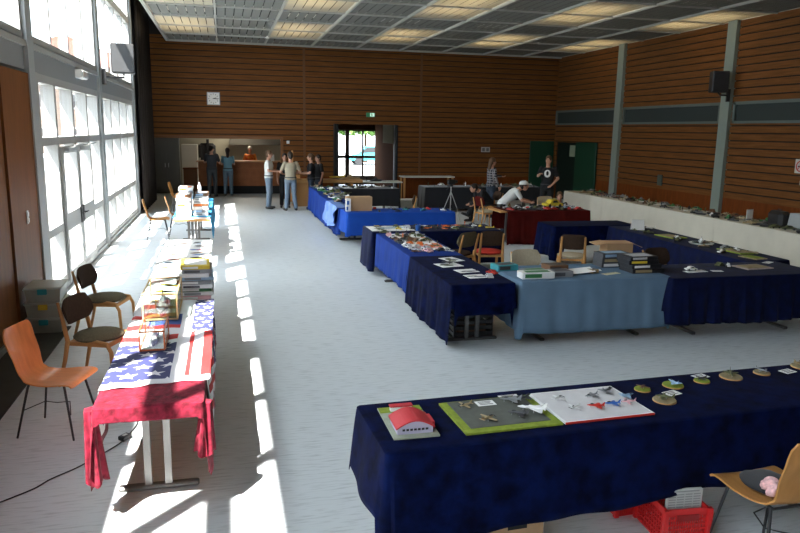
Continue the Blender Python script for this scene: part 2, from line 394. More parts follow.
# ------------------------------------------------------------------ kitchen and lobby beyond the back wall
M_kit = mat('kitchen_wall', (.30, .28, .22), .7)
k = MB(); k.box(-2.6, 3.4, 29.4, 29.5, 0, 2.75, 0); k.box(3.3, 3.4, BY+.1, 29.5, 0, 2.75, 0); k.box(-2.6, -2.5, BY, 29.5, 0, 2.75, 0); k.box(-2.6, 3.4, BY+.1, 29.5, 2.7, 2.8, 0)
struct('wall_kitchen', k, M_kit)
fr = MB().box(-2.36, -2.26, BY-.06, BY+.12, 0, 2.12).box(1.9, 1.99, BY-.06, BY+.12, 0, 2.12).box(-2.28, 1.93, BY-.06, BY+.12, 2.04, 2.13); struct('trim_4', fr, mat('oak_casing', (.17, .07, .022), .5))
l = bpy.data.lights.new('kitchen_lamp', 'AREA'); l.size = .9; l.energy = 36; l.color = (1, .9, .72); o = bpy.data.objects.new('kitchen_lamp', l); C.objects.link(o); o.location = (.6, 28.4, 2.66)
t = thing('ceiling_lamp', 'square lamp on the kitchen ceiling behind the serving counter', 'lamp', (.6, 28.4, 2.67)); MB().box(-.45, .45, -.45, .45, 0, .03).build('lamp_body', M_white, t)
# counter
t = thing('serving_counter', 'long brown wooden serving counter in the kitchen opening', 'counter', (0, 26.8, 0))
b_ = MB().box(-.92, 3.2, .02, .6, .3, 1.16).box(-.85, 3.2, .1, .55, 0, .3, 1)
for i in range(5): b_.box(-.85+.8*i, -.15+.8*i, -.005, .02, .45, .95)
b_.build('body', [mat('counter_wood', (.30, .11, .045), .45, var=.15, scale=4), M_dark], t); MB().box(-.97, 3.25, -.08, .66, 1.16, 1.21, 0, .01).build('worktop', mat('counter_top', (.40, .2, .09), .35), t)
t = thing('low_cupboard', 'low brown cupboard at the left end of the serving counter', 'cupboard', (-1.2, 26.9, 0)); MB().box(-.24, .24, 0, .5, 0, .9).build('body', M_wood if 0 else mat('cupboard_wood', (.2, .09, .045), .5), t); MB().box(-.26, .26, -.03, .52, .9, .94).build('worktop', M_dado, t)
t = thing('tall_cabinet', 'tall grey two-door cabinet in the left corner of the kitchen', 'cabinet', (-2.02, 27.2, 0))
MB().box(-.45, .45, 0, .5, 0, 2.0).build('body', mat('cabinet_grey', (.12, .12, .11), .5), t)
for s in (-1, 1):
    d = MB().box(min(0, s*.44)+.005, max(0, s*.44)-.005, -.02, 0, .05, 1.96).build('door', mat('cabinet_door_grey', (.14, .14, .125), .5), t); MB().box(s*.06-.01, s*.06+.01, -.045, -.02, .95, 1.1).build('handle', M_steel, d)
t = thing('refrigerator', 'white refrigerator standing between the grey cabinet and the counter', 'refrigerator', (-1.28, 28.6, 0)); MB().box(-.3, .3, 0, .6, 0, 1.75, 0, .02).build('body', mat('fridge_white', (.55, .55, .5), .4), t); MB().box(-.29, .29, -.03, 0, .6, 1.73).build('door', mat('fridge_white', (.5, .5, .5), .4), t)
o = MB().box(-.05, .05, -.15, .15, 0, 1.5).box(-.35, .3, -.12, .1, .2, 1.35, 0, .1).build('coat', M_blackc, None, loc=(-.6, 29.0, .45)); tag(o, 'black coats hanging behind the left end of the serving counter', 'coat')
t = thing('kitchen_hood', 'dark extractor hood on the kitchen wall behind the server', 'hood', (1.3, 29.38, 1.75)); MB().prism([(-1.1, 0), (1.1, 0), (1.0, .45), (-1.0, .45)], -.5, 0, 'y').build('hood_body', mat('hood_dark', (.07, .065, .055), .5), t)
t = thing('menu_card', 'small white card standing on the counter beside the man in the white shirt', 'card', (1.72, 26.9, 1.21)); MB().prism([(-.09, 0), (.09, 0), (.0, .24)], -.1, .1, 'x').build('card', M_white, t)
for i, (x, c, lb) in enumerate(((-.2, 'white', 'white cup'), (-.86, 'white', 'white mug'))):
    o = MB().lathe([(.035, 0), (.04, .1), (.036, .1), (.03, .01)]).build('cup', cm(c), None, True, loc=(x, 26.9, 1.21)); tag(o, f'{lb} on the serving counter ' + ('left of the man in dark grey' if x > -.5 else 'at its left end'), 'cup')
# lobby
lb = MB(); LY = 31.0
lb.box(3.4, 3.5, BY+.1, LY, 0, 2.75).box(6.5, 6.6, 27.4, LY, 0, 2.75).box(3.4, 9, BY+.1, LY+.1, 2.72, 2.82)
lb.box(3.4, 4.72, LY, LY+.1, 0, 2.72).box(6.66, 9, LY, LY+.1, 0, 2.72).box(4.72, 6.66, LY, LY+.1, 2.42, 2.72)
struct('wall_lobby', lb, mat('lobby_brown', (.09, .04, .022), .95, spec=.02))
struct('wall_lobby_plaster', MB().box(6.46, 6.5, 27.4, 29.2, 1.9, 2.72), mat('lobby_plaster', (.22, .20, .14), .95, spec=.02))
t = MB(); t.box(3.72, 3.86, BY-.3, BY+.12, 0, 2.6).box(5.96, 6.02, BY-.1, BY+.12, 0, 2.6); struct('trim_5', t, M_dark)
fr = MB()
for x in (4.72, 5.18, 5.92, 6.56): fr.box(x, x+(.18 if x == 5.18 else .08), LY-.02, LY+.05, 0, 2.42)
fr.box(4.72, 6.66, LY-.02, LY+.05, 2.36, 2.44); fr.box(4.72, 6.66, LY-.02, LY+.05, 1.18, 1.30); fr.box(4.72, 6.66, LY-.02, LY+.05, .02, .42)
o = struct('door_6', fr, mat('lobby_frame', (.11, .07, .045), .5)); MB().box(4.74, 6.64, LY, LY+.006, .4, 2.38).build('pane', M_glass, o)
portal(5.7, LY+.2, 1.4, 2, 2, (-PI/2, 0, 0))
sw = MB(); sw.box(6.5, 6.56, BY+.15, BY+.25, 0, 2.72).box(6.5, 6.56, 27.3, 27.4, 0, 2.72).box(6.5, 6.56, BY+.25, 27.3, 0, .06); o = struct('window_30', sw, M_greyL); MB().box(6.53, 6.535, BY+.25, 27.3, .06, 2.72).build('pane', M_glass, o)
struct('exterior_wall_white', MB().box(6.9, 20, 31.3, 31.4, 0, 3), M_white)

# street outside the lobby: hedge, teal car
t = thing('car', 'teal car parked outside beyond the glazed lobby door', 'car', (10.9, 52, -.12))
cb = MB(); prof = [(-2.0, .35), (-2.05, .7), (-1.4, .85), (-.8, 1.35), (.7, 1.4), (1.35, .95), (2.0, .8), (2.1, .35)]
cb.prism(prof, -.8, .8, 'y'); cb.build('body', mat('teal_car_paint', (.02, .28, .33), .3, coat=1), t)
MB().prism([(-1.25, .9), (-.75, 1.28), (.62, 1.32), (1.15, .97)], -.81, .81, 'y').build('window_glass', M_black, t)
for x in (-1.3, 1.3):
    for y in (-.72, .72): MB().tube([(x, y-.1, .33), (x, y+.1, .33)], .33, 18).build('wheel', M_black, t)
t = thing('hedge', 'green hedge and trees across the street beyond the lobby door', 'hedge', (11, 56, -.12)); t['kind'] = 'stuff'
def leafmass(rnd, n, f_, sz=.12):
    mb = MB()
    for _ in range(n):
        c = Vector(f_(rnd)); a = Vector((rnd.gauss(0, 1), rnd.gauss(0, 1), rnd.gauss(0, 1))).normalized(); b2 = a.orthogonal().normalized(); c2 = a.cross(b2)
        s_ = sz*rnd.uniform(.6, 1.3); mb.add([c-b2*s_, c-c2*s_*.5, c+b2*s_, c+c2*s_*.5], [(0, 1, 2, 3)])
    return mb
M_leaf = mat('leaf_green', (.10, .20, .04), .7, var=.3, scale=2)
rnd = random.Random(3)
leafmass(rnd, 5000, lambda r: (r.uniform(-7, 7), r.uniform(-1, 1), 2.2+r.uniform(0, 3.4)), .3).build('foliage', M_leaf, t, recalc=False)
for i in range(5): MB().tube([(-6+3*i, 0, 0), (-6+3*i, .1, 3)], [.15, .09]).build('trunk', M_brown, t)
t = thing('added_hedge', 'dark green hedge added across the street to block low sky light', 'hedge', (-17.5, 20, -.12)); MB().box(-.8, .8, -45, 30, 0, 3.4, 0, .3).build('clipped_body', mat('added_hedge_dark', (.03, .05, .02), .9, var=.4, scale=3), t)  # hedge added to keep low sky light off the right wall
# trees and a brick house outside the window wall
def tree(x, y, h, lab, seed):
    t = thing('tree', lab, 'tree', (x, y, -.12)); r = random.Random(seed)
    MB().tube([(0, 0, 0), (.1, 0, h*.4), (0, .1, h*.7)], [.22, .16, .08]).build('trunk', M_brown, t)
    def g(r_):
        while True:
            p = Vector((r_.uniform(-1, 1), r_.uniform(-1, 1), r_.uniform(-1, 1)))
            if p.length < 1: return (p.x*h*.27, p.y*h*.27, h*.66+p.z*h*.34)
    leafmass(r, 2600, g, .22).build('crown', M_leaf, t, recalc=False)
tree(-13.5, 27.0, 11, 'leafy green tree standing outside the window wall', 5)
def house(x, y, w_, d, h, lab, wall, nm):
    t = thing('house', lab, 'house', (x, y, -.12))
    MB().box(-w_/2, w_/2, -d/2, d/2, 0, h).build('wall', wall, t)
    MB().prism([(-w_/2-.4, h), (w_/2+.4, h), (0, h+w_*.2)], -d/2-.4, d/2+.4, 'y').build('roof', mat('roof_tile', (.16, .07, .05), .8), t)
    for i in range(int(w_/2.6)):
        for zz in (1.0, 3.9):
            f_ = MB().box(-w_/2+.9+2.6*i, -w_/2+2.1+2.6*i, -d/2-.05, -d/2, zz, zz+1.3).build('window', M_greyL, t); MB().box(-w_/2+.98+2.6*i, -w_/2+2.02+2.6*i, -d/2-.06, -d/2-.05, zz+.08, zz+1.22).build('pane', M_black, f_)
    for i in range(0):
        for zz in (1.0, 3.9):
            if zz+1.3 < h: 
                f_ = MB().box(w_/2, w_/2+.05, -d/2+1+3*i, -d/2+2.2+3*i, zz, zz+1.3).build('window', M_white, t); MB().box(w_/2+.05, w_/2+.06, -d/2+1.08+3*i, -d/2+2.12+3*i, zz+.08, zz+1.22).build('pane', M_black, f_)
house(-13, 74, 13, 12, 7.5, 'brown rendered house seen through the transom panes of the glazed doors', mat('house_render', (.10, .075, .06), .9), 0)
house(-30, 80, 14, 12, 9, 'grey rendered house farther left beyond the window wall', mat('house_grey', (.11, .11, .105), .9), 0)
# ------------------------------------------------------------------ tables and cloths
def folding_table(label, x0, x1, y0, y1, top=M_wood, along=None, z=.735, feet_in=.32, legs=True, rotz=0, group='folding tables'):
    cx, cy = (x0+x1)/2, (y0+y1)/2; hx, hy = (x1-x0)/2, (y1-y0)/2
    t = thing('folding_table', label, 'table', (cx, cy, 0), rotz, group)
    MB().box(-hx, hx, -hy, hy, z-.03, z, 0, .006).build('tabletop', top, t)
    lx = hx >= hy
    for s in (-1, 1):
        m = MB()
        if lx:
            X = s*(hx-feet_in); m.box(X-.03, X+.03, -hy+.04, hy-.04, .0, .035, 0, .01); m.box(X-.03, X+.03, -hy+.1, hy-.1, z-.055, z-.031)
            for q in (-.09, .04): m.box(X-.018, X+.018, q, q+.045, .03, z-.05)
        else:
            Y = s*(hy-feet_in); m.box(-hx+.04, hx-.04, Y-.03, Y+.03, .0, .035, 0, .01); m.box(-hx+.1, hx-.1, Y-.03, Y+.03, z-.055, z-.031)
            for q in (-.09, .04): m.box(q, q+.045, Y-.018, Y+.018, .03, z-.05)
        m.build('leg', M_tleg, t)
    return t
M_tleg = mat('table_leg_steel', (.16, .155, .15), .35, metal=.7)
def cloth(label, x0, x1, y0, y1, drops, m, z=.742, amp=.03, waves=9, seed=1, rotz=0, corner=1.12, hem=.02, group=None, cat='tablecloth', name='tablecloth', profile=None, flare=.02, taper=None):
    """drops = (west, east, south, north) hanging lengths"""
    cx, cy = (x0+x1)/2, (y0+y1)/2; hx, hy = (x1-x0)/2+.006, (y1-y0)/2+.006; rd = .02
    r = random.Random(seed); W_, E_, S_, N_ = drops
    per = []
    def seg(a, b_, nrm, d, side):
        L = math.dist(a, b_); n = max(6, int(L/.03))
        for i in range(n):
            t = (i+.5)/n; per.append(((a[0]+(b_[0]-a[0])*t, a[1]+(b_[1]-a[1])*t), nrm, d, side, t, L))
    def cor(c, a0, d0, d1):
        for i in range(7):
            a = R(a0+15*i); d = (d0+d1)/2 if abs(d0-d1) < .2 else (d0 if i < 3 else d1 if i > 3 else (d0+d1)/2)
            per.append(((c[0]+rd*math.cos(a), c[1]+rd*math.sin(a)), (math.cos(a), math.sin(a)), d*(corner if min(d0, d1) > .1 else 1), 'c', i/6, .1))
    seg((-hx+rd, -hy), (hx-rd, -hy), (0, -1), S_, 's'); cor((hx-rd, -hy+rd), -90, S_, E_)
    seg((hx, -hy+rd), (hx, hy-rd), (1, 0), E_, 'e'); cor((hx-rd, hy-rd), 0, E_, N_)
    seg((hx-rd, hy), (-hx+rd, hy), (0, 1), N_, 'n'); cor((-hx+rd, hy-rd), 90, N_, W_)
    seg((-hx, hy-rd), (-hx, -hy+rd), (-1, 0), W_, 'w'); cor((-hx+rd, -hy+rd), 180, W_, S_)
    n = len(per); mb = MB(); K = 12; ph = [r.uniform(0, 6.28) for _ in range(5)]; acc = 0; arc = []
    for i in range(n):
        arc.append(acc); acc += math.dist(per[i][0], per[(i+1) % n][0])
    rings = []
    inner = [(p[0][0]-p[1][0]*.02, p[0][1]-p[1][1]*.02, z) for p in per]
    rings.append(inner); rings.append([(p[0][0]-p[1][0]*.003, p[0][1]-p[1][1]*.003, z-.002) for p in per])
    for k in range(K+1):
        t = k/K; ring = []
        for i, (p, nr, d, side, tt, L) in enumerate(per):
            if profile: d = profile(side, tt, d)
            wv = math.sin(arc[i]*waves*2+ph[0])+.6*math.sin(arc[i]*waves*3.7+ph[1])+.5*math.sin(arc[i]*waves*.9+ph[2]+1.5*t)
            dd = d*(1+hem*math.sin(arc[i]*2.3+ph[3])+hem*.6*math.sin(arc[i]*5.1+ph[4]))
            off = .004+(flare*t+amp*t**.8*(.55+.25*wv))*min(1, d/.3) if d > .08 else .003
            ring.append((p[0]+nr[0]*off, p[1]+nr[1]*off, z-.006-dd*t))
        rings.append(ring)
    for a in range(len(rings)-1):
        pass
    mb.loft(rings, 0, caps=False)
    c_ = len(mb.v)
    mb.f.append(tuple(range(n))); mb.m.append(0)
    o = mb.build(name, m, None, True, loc=(cx, cy, 0), rotz=rotz); md = o.modifiers.new('thick', 'SOLIDIFY'); md.thickness = .003; md.offset = 1
    return tag(o, label, cat, group)
E1 = .745
# near table: slightly turned
NR = .045; NXc, NYc = 3.27, 3.80
folding_table('folding table under the dark navy velvet cloth nearest the camera, left half', .82, 2.85, 3.42, 4.08, rotz=0).location = (1.82, 3.76, 0)
def nt_(u, v): return (NXc+u*math.cos(NR)-v*math.sin(NR), NYc+u*math.sin(NR)+v*math.cos(NR))
for o in [x for x in bpy.data.objects if x.name == 'folding_table']: o.rotation_euler = (0, 0, NR); p = nt_(-1.25, 0); o.location = (p[0], p[1], 0)
o = folding_table('folding table under the dark navy velvet cloth nearest the camera, right half', 3, 5.4, 3.42, 4.08); o.rotation_euler = (0, 0, NR); p = nt_(1.2, 0); o.location = (p[0], p[1], 0)
def near_prof(side, t, d):
    if side == 's': return .51-.10*min(1, t*1.4)+.012*math.sin(t*30)
    if side == 'w': return .36 if t > .15 else .36
    if side == 'n': return .36
    return d
cloth('long dark navy crushed velvet cloth over the nearest table, laden with model aircraft displays', NXc-2.5, NXc+2.5, NYc-.34, NYc+.33, (.36, .5, .53, .36), M_velvet, amp=.05, waves=4, seed=4, rotz=NR, profile=near_prof, flare=.03)
def on_near(px, py): # world coords on the near table
    return (px, py)
NZ = .748
def local_near(x, y): return (x, y+.0)
# display board helper
def board(label, pts_or_c, w_, d, rot, m, name='display_board', th=.012, cat='display board', group=None):
    t = thing(name, label, cat, (*pts_or_c, NZ), rot, group); MB().box(-w_/2, w_/2, -d/2, d/2, 0, th, 0).build('baseboard', m, t); return t
# 1: red roofed hangar
t = thing('hangar_model', 'model hangar with red arched roof on small green board, left end of nearest table', 'model building', (.985, 3.70, NZ), 0); t.scale = (.92, .96, .95)
MB().box(-.142, .142, -.23, .23, 0, .01).build('baseboard', mat('hangar_base', (.33, .36, .28), .9, var=.1, scale=20), t)
MB().box(-.14, .14, .14, .225, .01, .012).build('grass_strip', M_grass, t)
arc_ = [(-.115, .035)]+[(-.12+.24*i/12, .048+.045*math.sin(PI*i/12)) for i in range(13)]+[(.115, .035)]
MB().prism([(-.11, 0.01)]+[(-.11+.22*i/12, .045+.043*math.sin(PI*i/12)) for i in range(13)]+[(.11, 0.01)], -.185, .0, 'y').build('hangar_wall', mat('hangar_lilac_grey', (.45, .43, .55), .7), t)
top_ = [(-.12+.24*i/12, .051+.045*math.sin(PI*i/12)) for i in range(13)]
MB().prism(top_+[(x, z-.008) for x, z in reversed(top_)], -.195, .012, 'y').build('roof', M_roofr, t)
m = MB()
for i in range(7): m.box(-.08+.024*i, -.064+.024*i, -.1875, -.184, .03, .042)
m.build('window_row', M_black, t)
m = MB().box(.11, .135, -.14, -.02, .01, .055).build('annex', M_roofr, t)
t2 = MB().box(-.07, .07, .15, .185, .01, .04).build('back_building', M_white, t); MB().box(-.075, .075, .145, .19, .04, .048).build('back_roof', M_roofr, t)
def plane(label, x, y, z, rot, c, kind, s=1, group=None, pitch=0):
    t = thing('model_aircraft', label, 'model aircraft', (x, y, z), rot, group); mc = cm(c)
    L = .115*s
    MB().tube([(L*.5, 0, .017*s), (L*.35, 0, .018*s), (L*.05, 0, .02*s), (-L*.3, 0, .02*s), (-L*.5, 0, .022*s)], [.002*s, .006*s, .009*s, .007*s, .003*s], 10).build('fuselage', mc, t, True)
    if kind == 'jet': w1 = [(L*.15, 0), (-L*.2, .05*s), (-L*.32, .05*s), (-L*.28, 0)]
    elif kind == 'delta': w1 = [(L*.2, 0), (-L*.33, .045*s), (-L*.4, .045*s), (-L*.4, 0)]
    else: w1 = [(L*.2, 0), (L*.14, .065*s), (L*.02, .065*s), (-L*.04, 0)]
    for s_ in (1, -1):
        MB().prism([(p[0], p[1]*s_) for p in w1], .016*s, .019*s, 'z').build('wing', mc, t)
        MB().prism([(-L*.38, 0), (-L*.46, .022*s*s_), (-L*.5, .022*s*s_), (-L*.5, 0)], .02*s, .022*s, 'z').build('tailplane', mc, t)
    MB().prism([(-L*.32, .022*s), (-L*.5, .045*s), (-L*.54, .045*s), (-L*.5, .022*s)], -.001*s, .001*s, 'y').build('tail_fin', mc, t)
    MB().ell((L*.2, 0, .026*s), .014*s, .005*s, .006*s, 8, 6).build('cockpit_canopy', M_black, t, True)
    m = MB()
    for p in ((L*.3, 0), (-.01*s, .012*s), (-.01*s, -.012*s)): m.tube([(p[0], p[1], 0), (p[0], p[1], .016*s)], .0016*s, 6)
    m.build('landing_gear', M_grey, t)
    if kind == 'prop': MB().box(L*.5, L*.505, -.02*s, .02*s, .015*s, .019*s).build('propeller', M_black, t)
    return t
# 2: green edged runway board
t = board('green-edged dark airfield board on the nearest table', (1.55, 3.70), .60, .46, NR, M_grass, group=None)
t['label'] = 'dark grey runway board with lime green border on the nearest table'
MB().box(-.25, .25, -.175, .22, .012, .015).build('runway', M_asph, t)
Z2 = NZ+.0155
for x, y, r_, c, k, s_, lb_ in ((1.38, 3.82, 200, 'sand', 'prop', 1, 'small mottled propeller plane, farthest left on the runway board'), (1.44, 3.60, 30, 'sand', 'prop', 1.15, 'mottled tan propeller plane at the near left of the runway board'),
        (1.64, 3.63, 150, 'dark grey', 'jet', 1.3, 'dark grey jet in the middle of the runway board'), (1.68, 3.84, 160, 'grey', 'jet', 1.4, 'grey jet at the far side of the runway board'),
        (1.80, 3.87, 40, 'dark grey', 'jet', 1.2, 'dark jet at the far right corner of the runway board')):
    plane(lb_, x, y, Z2, R(r_), c, k, s_*.8, 'model aircraft on the runway board')
plane('long white needle-nosed delta airliner at the right of the runway board', 1.745, 3.67, Z2, R(150), 'white', 'delta', 1.45, 'model aircraft on the runway board')
def card(label, x, y, rot, w_=.13, d=.09, z=NZ, lines=3, c=M_white, group=None, name='paper_card'):
    t = thing(name, label, 'card', (x, y, z), rot, group); MB().box(-w_/2, w_/2, -d/2, d/2, 0, .0015).build('sheet', c, t)
    m = MB()
    for i in range(lines): m.box(-w_*.36, w_*(.36-.1*(i % 2)), d*(.28-.26*i)-.004, d*(.28-.26*i)+.004, .0015, .0018)
    m.build('print', M_black, t); return t
card('white caption card lying on the far edge of the runway board', 1.52, 3.85, NR, .12, .075, Z2)
card('white caption card half behind the far side of the runway board', 1.72, 3.965, NR, .13, .05, NZ)
# 3: white board with light aircraft
t = board('white display board with red front edge holding eight small planes', (2.165, 3.735), .60, .47, NR, M_white)
MB().box(-.3, .3, -.238, -.2345, 0, .0125).build('edge_strip', cm('red'), t)
MB().box(-.29, .29, -.225, .225, .012, .0125).build('apron', mat('apron_pale', (.62, .60, .60), .8, var=.08, scale=8), t)
Z3 = NZ+.013
for x, y, r_, c, k, s_, lb_ in ((1.99, 3.82, 20, 'white', 'prop', 1.1, 'white high-wing plane, far left on the white board'), (2.03, 3.67, 200, 'white', 'prop', 1.0, 'white and grey plane at the near left of the white board'), (2.16, 3.655, 160, 'red', 'jet', 1.25, 'bright red plane on the white board'),
        (2.22, 3.82, 190, 'grey', 'jet', 1.15, 'grey jet in the far middle of the white board'), (2.28, 3.67, 170, 'blue', 'jet', 1.2, 'blue and white plane right of the red one on the white board'), (2.40, 3.68, 170, 'pink', 'prop', 1.1, 'white and red striped plane near the right edge of the white board'),
        (2.37, 3.88, 30, 'grey', 'delta', 1.4, 'long grey delta jet at the far right of the white board'), (2.45, 3.77, 20, 'pale blue', 'jet', 1.3, 'pale blue jet at the right end of the white board')):
    plane(lb_, x, y, Z3, R(r_), c, k, s_*.72, 'model aircraft on the white board')
# round bases
for i, (x, y, r_, c, mc, k, lb_) in enumerate(((2.64, 3.90, .052, M_grass, 'brown', 'prop', 'small round green base with a brown plane, first right of the white board'), (2.89, 3.93, .068, M_grass, 'pale blue', 'delta', 'round green base carrying a pale blue jet with its nose to the right'),
        (2.67, 3.70, .072, M_earth, 'olive', 'prop', 'large round earth-coloured base with an olive plane, nearest of the round bases'), (3.14, 3.965, .052, M_grass, 'dark grey', 'prop', 'small round green base with a dark plane in front of a white card'),
        (3.40, 4.00, .075, M_earth, 'olive', 'jet', 'large round sandy base with a dark green jet'), (3.68, 4.03, .056, M_earth, 'grey', 'prop', 'round stony base with a grey plane beside the rightmost card'), (4.08, 4.09, .075, M_earth, 'sand', 'prop', 'round base cut by the right edge of the picture'))):
    t = thing('round_base', lb_, 'model base', (x, y, NZ), 0, 'round model bases on the nearest table')
    MB().lathe([(0.001, 0), (r_, 0), (r_, .008), (r_*.96, .012), (.001, .013)], n=28).build('disc', c, t, True)
    MB().lathe([(r_+.001, 0), (r_+.001, .007), (r_-.002, .007)], n=28).build('rim', M_wood, t)
    if k != 'x': plane('model plane standing on the ' + lb_.split(' with')[0].split(' carrying')[0].split(' cut')[0]+', '+mc, x, y, NZ+.013, R(40+50*i), mc, k, r_/.075, 'planes on the round bases')
for x, y, lb_ in ((2.80, 3.81, 'white caption card between the nearest round base and the blue jet base'), (3.20, 4.06, 'white caption card behind the small dark plane base'), (3.90, 4.03, 'white caption card, rightmost on the nearest table')): card(lb_, x, y, NR+.2, .11, .075)
# things under / before the near table
for k, (x, lb_) in enumerate(((1.20, 'left one of two cardboard boxes under the nearest table'), (1.57, 'right cardboard box under the nearest table, with a dark handle hole'))):
    t = thing('cardboard_box', lb_, 'box', (x, 3.56, 0), NR, 'boxes under the nearest table'); MB().box(-.17, .17, -.14, .14, 0, .25).build('body', M_card, t); MB().box(-.175, .175, -.145, .145, .22, .26, 0, .004).build('lid', mat('box_lid', (.5, .33, .2), .85), t)
    MB().box(-.06, .06, -.147, -.144, .165, .195).build('handle_hole', M_dark, t)
def crate(label, x, y, rot):
    t = thing('plastic_crate', label, 'crate', (x, y, 0), rot, 'red crates before the nearest table')
    w_, d, h = .14, .17, .235; m = MB()
    m.box(-w_, w_, -d, d, 0, .012); m.box(-w_, w_, -d, -d+.012, h-.035, h); m.box(-w_, w_, d-.012, d, h-.035, h); m.box(-w_, -w_+.012, -d, d, h-.035, h); m.box(w_-.012, w_, -d, d, h-.035, h)
    for z in [.04+.03*i for i in range(6)]:
        m.box(-w_, w_, -d+.002, -d+.008, z, z+.009).box(-w_, w_, d-.008, d-.002, z, z+.009).box(-w_+.002, -w_+.008, -d, d, z, z+.009).box(w_-.008, w_-.002, -d, d, z, z+.009)
    for i in range(17):
        x_ = -w_+.02+(2*w_-.04)*i/16; m.box(x_-.003, x_+.003, -d, -d+.008, .01, h-.03).box(x_-.003, x_+.003, d-.008, d, .01, h-.03)
    for i in range(12):
        y_ = -d+.02+(2*d-.04)*i/11; m.box(-w_, -w_+.008, y_-.003, y_+.003, .01, h-.03).box(w_-.008, w_, y_-.003, y_+.003, .01, h-.03)
    for a in (-1, 1):
        for b2 in (-1, 1): m.box(a*w_-.014, a*w_+.014, b2*d-.014, b2*d+.014, 0, h)
    m.build('basket', M_red, t)
    m = MB().box(-.07, .07, -d-.004, -d+.012, h-.075, h-.035); m.build('grip', mat('dark_red_plastic', (.25, .01, .01), .5), t)
    return t
crate('red plastic crate with a folded newspaper standing in it, before the nearest table', 2.62, 3.46, -.08)
crate('second red plastic crate, left of and behind the one holding the newspaper', 2.50, 3.84, .04)
t = thing('newspaper', 'folded grey newspaper standing in the red crate', 'newspaper', (2.62, 3.36, .02), -.08)
MB().box(-.115, .115, -.012, .012, 0, .31, 0, .004).build('folded_sheets', mat('newsprint', (.42, .42, .40), .9), t)
m = MB()
for c_ in range(4):
    for i in range(12): m.box(-.105+.053*c_, -.06+.053*c_, -.0135, -.0118, .10+.016*i, .106+.016*i)
m.box(-.1, .09, -.0135, -.0118, .295, .303); m.build('print', mat('newsprint_ink', (.25, .25, .25), .9), t)
bpy.context.view_layer.update()

# ------------------------------------------------------------------ chairs
def shell_mesh(w_top, w_waist, w_seat, prof, th=.011):
    m = MB(); K = len(prof); rings = []
    def wid(t): # t 0 = top of back, 1 = seat front
        return w_top+(w_waist-w_top)*min(1, t/.38) if t < .38 else w_waist+(w_seat-w_waist)*min(1, (t-.38)/.3)
    for i, (x, z) in enumerate(prof):
        t = i/(K-1); a = Vector(prof[max(i-1, 0)]); b2 = Vector(prof[min(i+1, K-1)]); d = (b2-a).normalized(); nx, nz = -d[1], d[0]
        w_ = wid(t)/2; e = 1.0
        if i == 0: w_ *= .78
        elif i == 1: w_ *= .95
        if i == K-1: w_ *= .85
        cur = .018 if t < .45 else .01
        row = []
        for j in range(9):
            u = -1+j/4; row.append((x+nx*(-cur*u*u)*(-1), w_*u, z+nz*cur*u*u))
        bot = [(p[0]-nx*th, p[1], p[2]-nz*th) for p in reversed(row)]
        rings.append(row+bot)
    return m.loft(rings, 0)
def smooth_prof(ps, n=26):
    ps = [Vector(p) for p in ps]; out = []
    for i in range(n+1):
        t = i/n*(len(ps)-1); k = min(int(t), len(ps)-2); f = t-k
        p0, p1, p2, p3 = ps[max(k-1, 0)], ps[k], ps[k+1], ps[min(k+2, len(ps)-1)]
        out.append(tuple(.5*((2*p1)+(p2-p0)*f+(2*p0-5*p1+4*p2-p3)*f*f+(3*p1-p0-3*p2+p3)*f**3)))
    return out
PROF = smooth_prof([(-.30, .86), (-.275, .74), (-.235, .62), (-.215, .53), (-.19, .475), (-.13, .445), (-.04, .435), (.07, .44), (.16, .45), (.215, .445), (.235, .425)])
def ply_chair(label, loc, rotz, m, group=None, s=1):
    t = thing('plywood_chair', label, 'chair', (*loc, 0), rotz, group)
    shell_mesh(.40, .32, .44, PROF).build('seat_shell', m, t, True)
    fm = MB().tube([(-.16, -.13, .425), (.15, -.15, .43), (.15, .15, .43), (-.16, .13, .425), (-.16, -.13, .425)], .009).build('seat_frame', M_black, t)
    for x, y, X, Y in ((.14, .15, .22, .21), (.14, -.15, .22, -.21), (-.14, .13, -.23, .20), (-.14, -.13, -.23, -.20)):
        MB().tube([(x, y, .43), (x+(X-x)*.12, y+(Y-y)*.12, .40), (X, Y, .006)], [.010, .010, .008]).build('leg', M_black, t)
    MB().tube([(.19, -.17, .20), (.1, 0, .24), (-.02, .03, .215), (-.1, 0, .235), (-.19, -.17, .22)], .004).build('brace_wire', M_black, t)
    return t
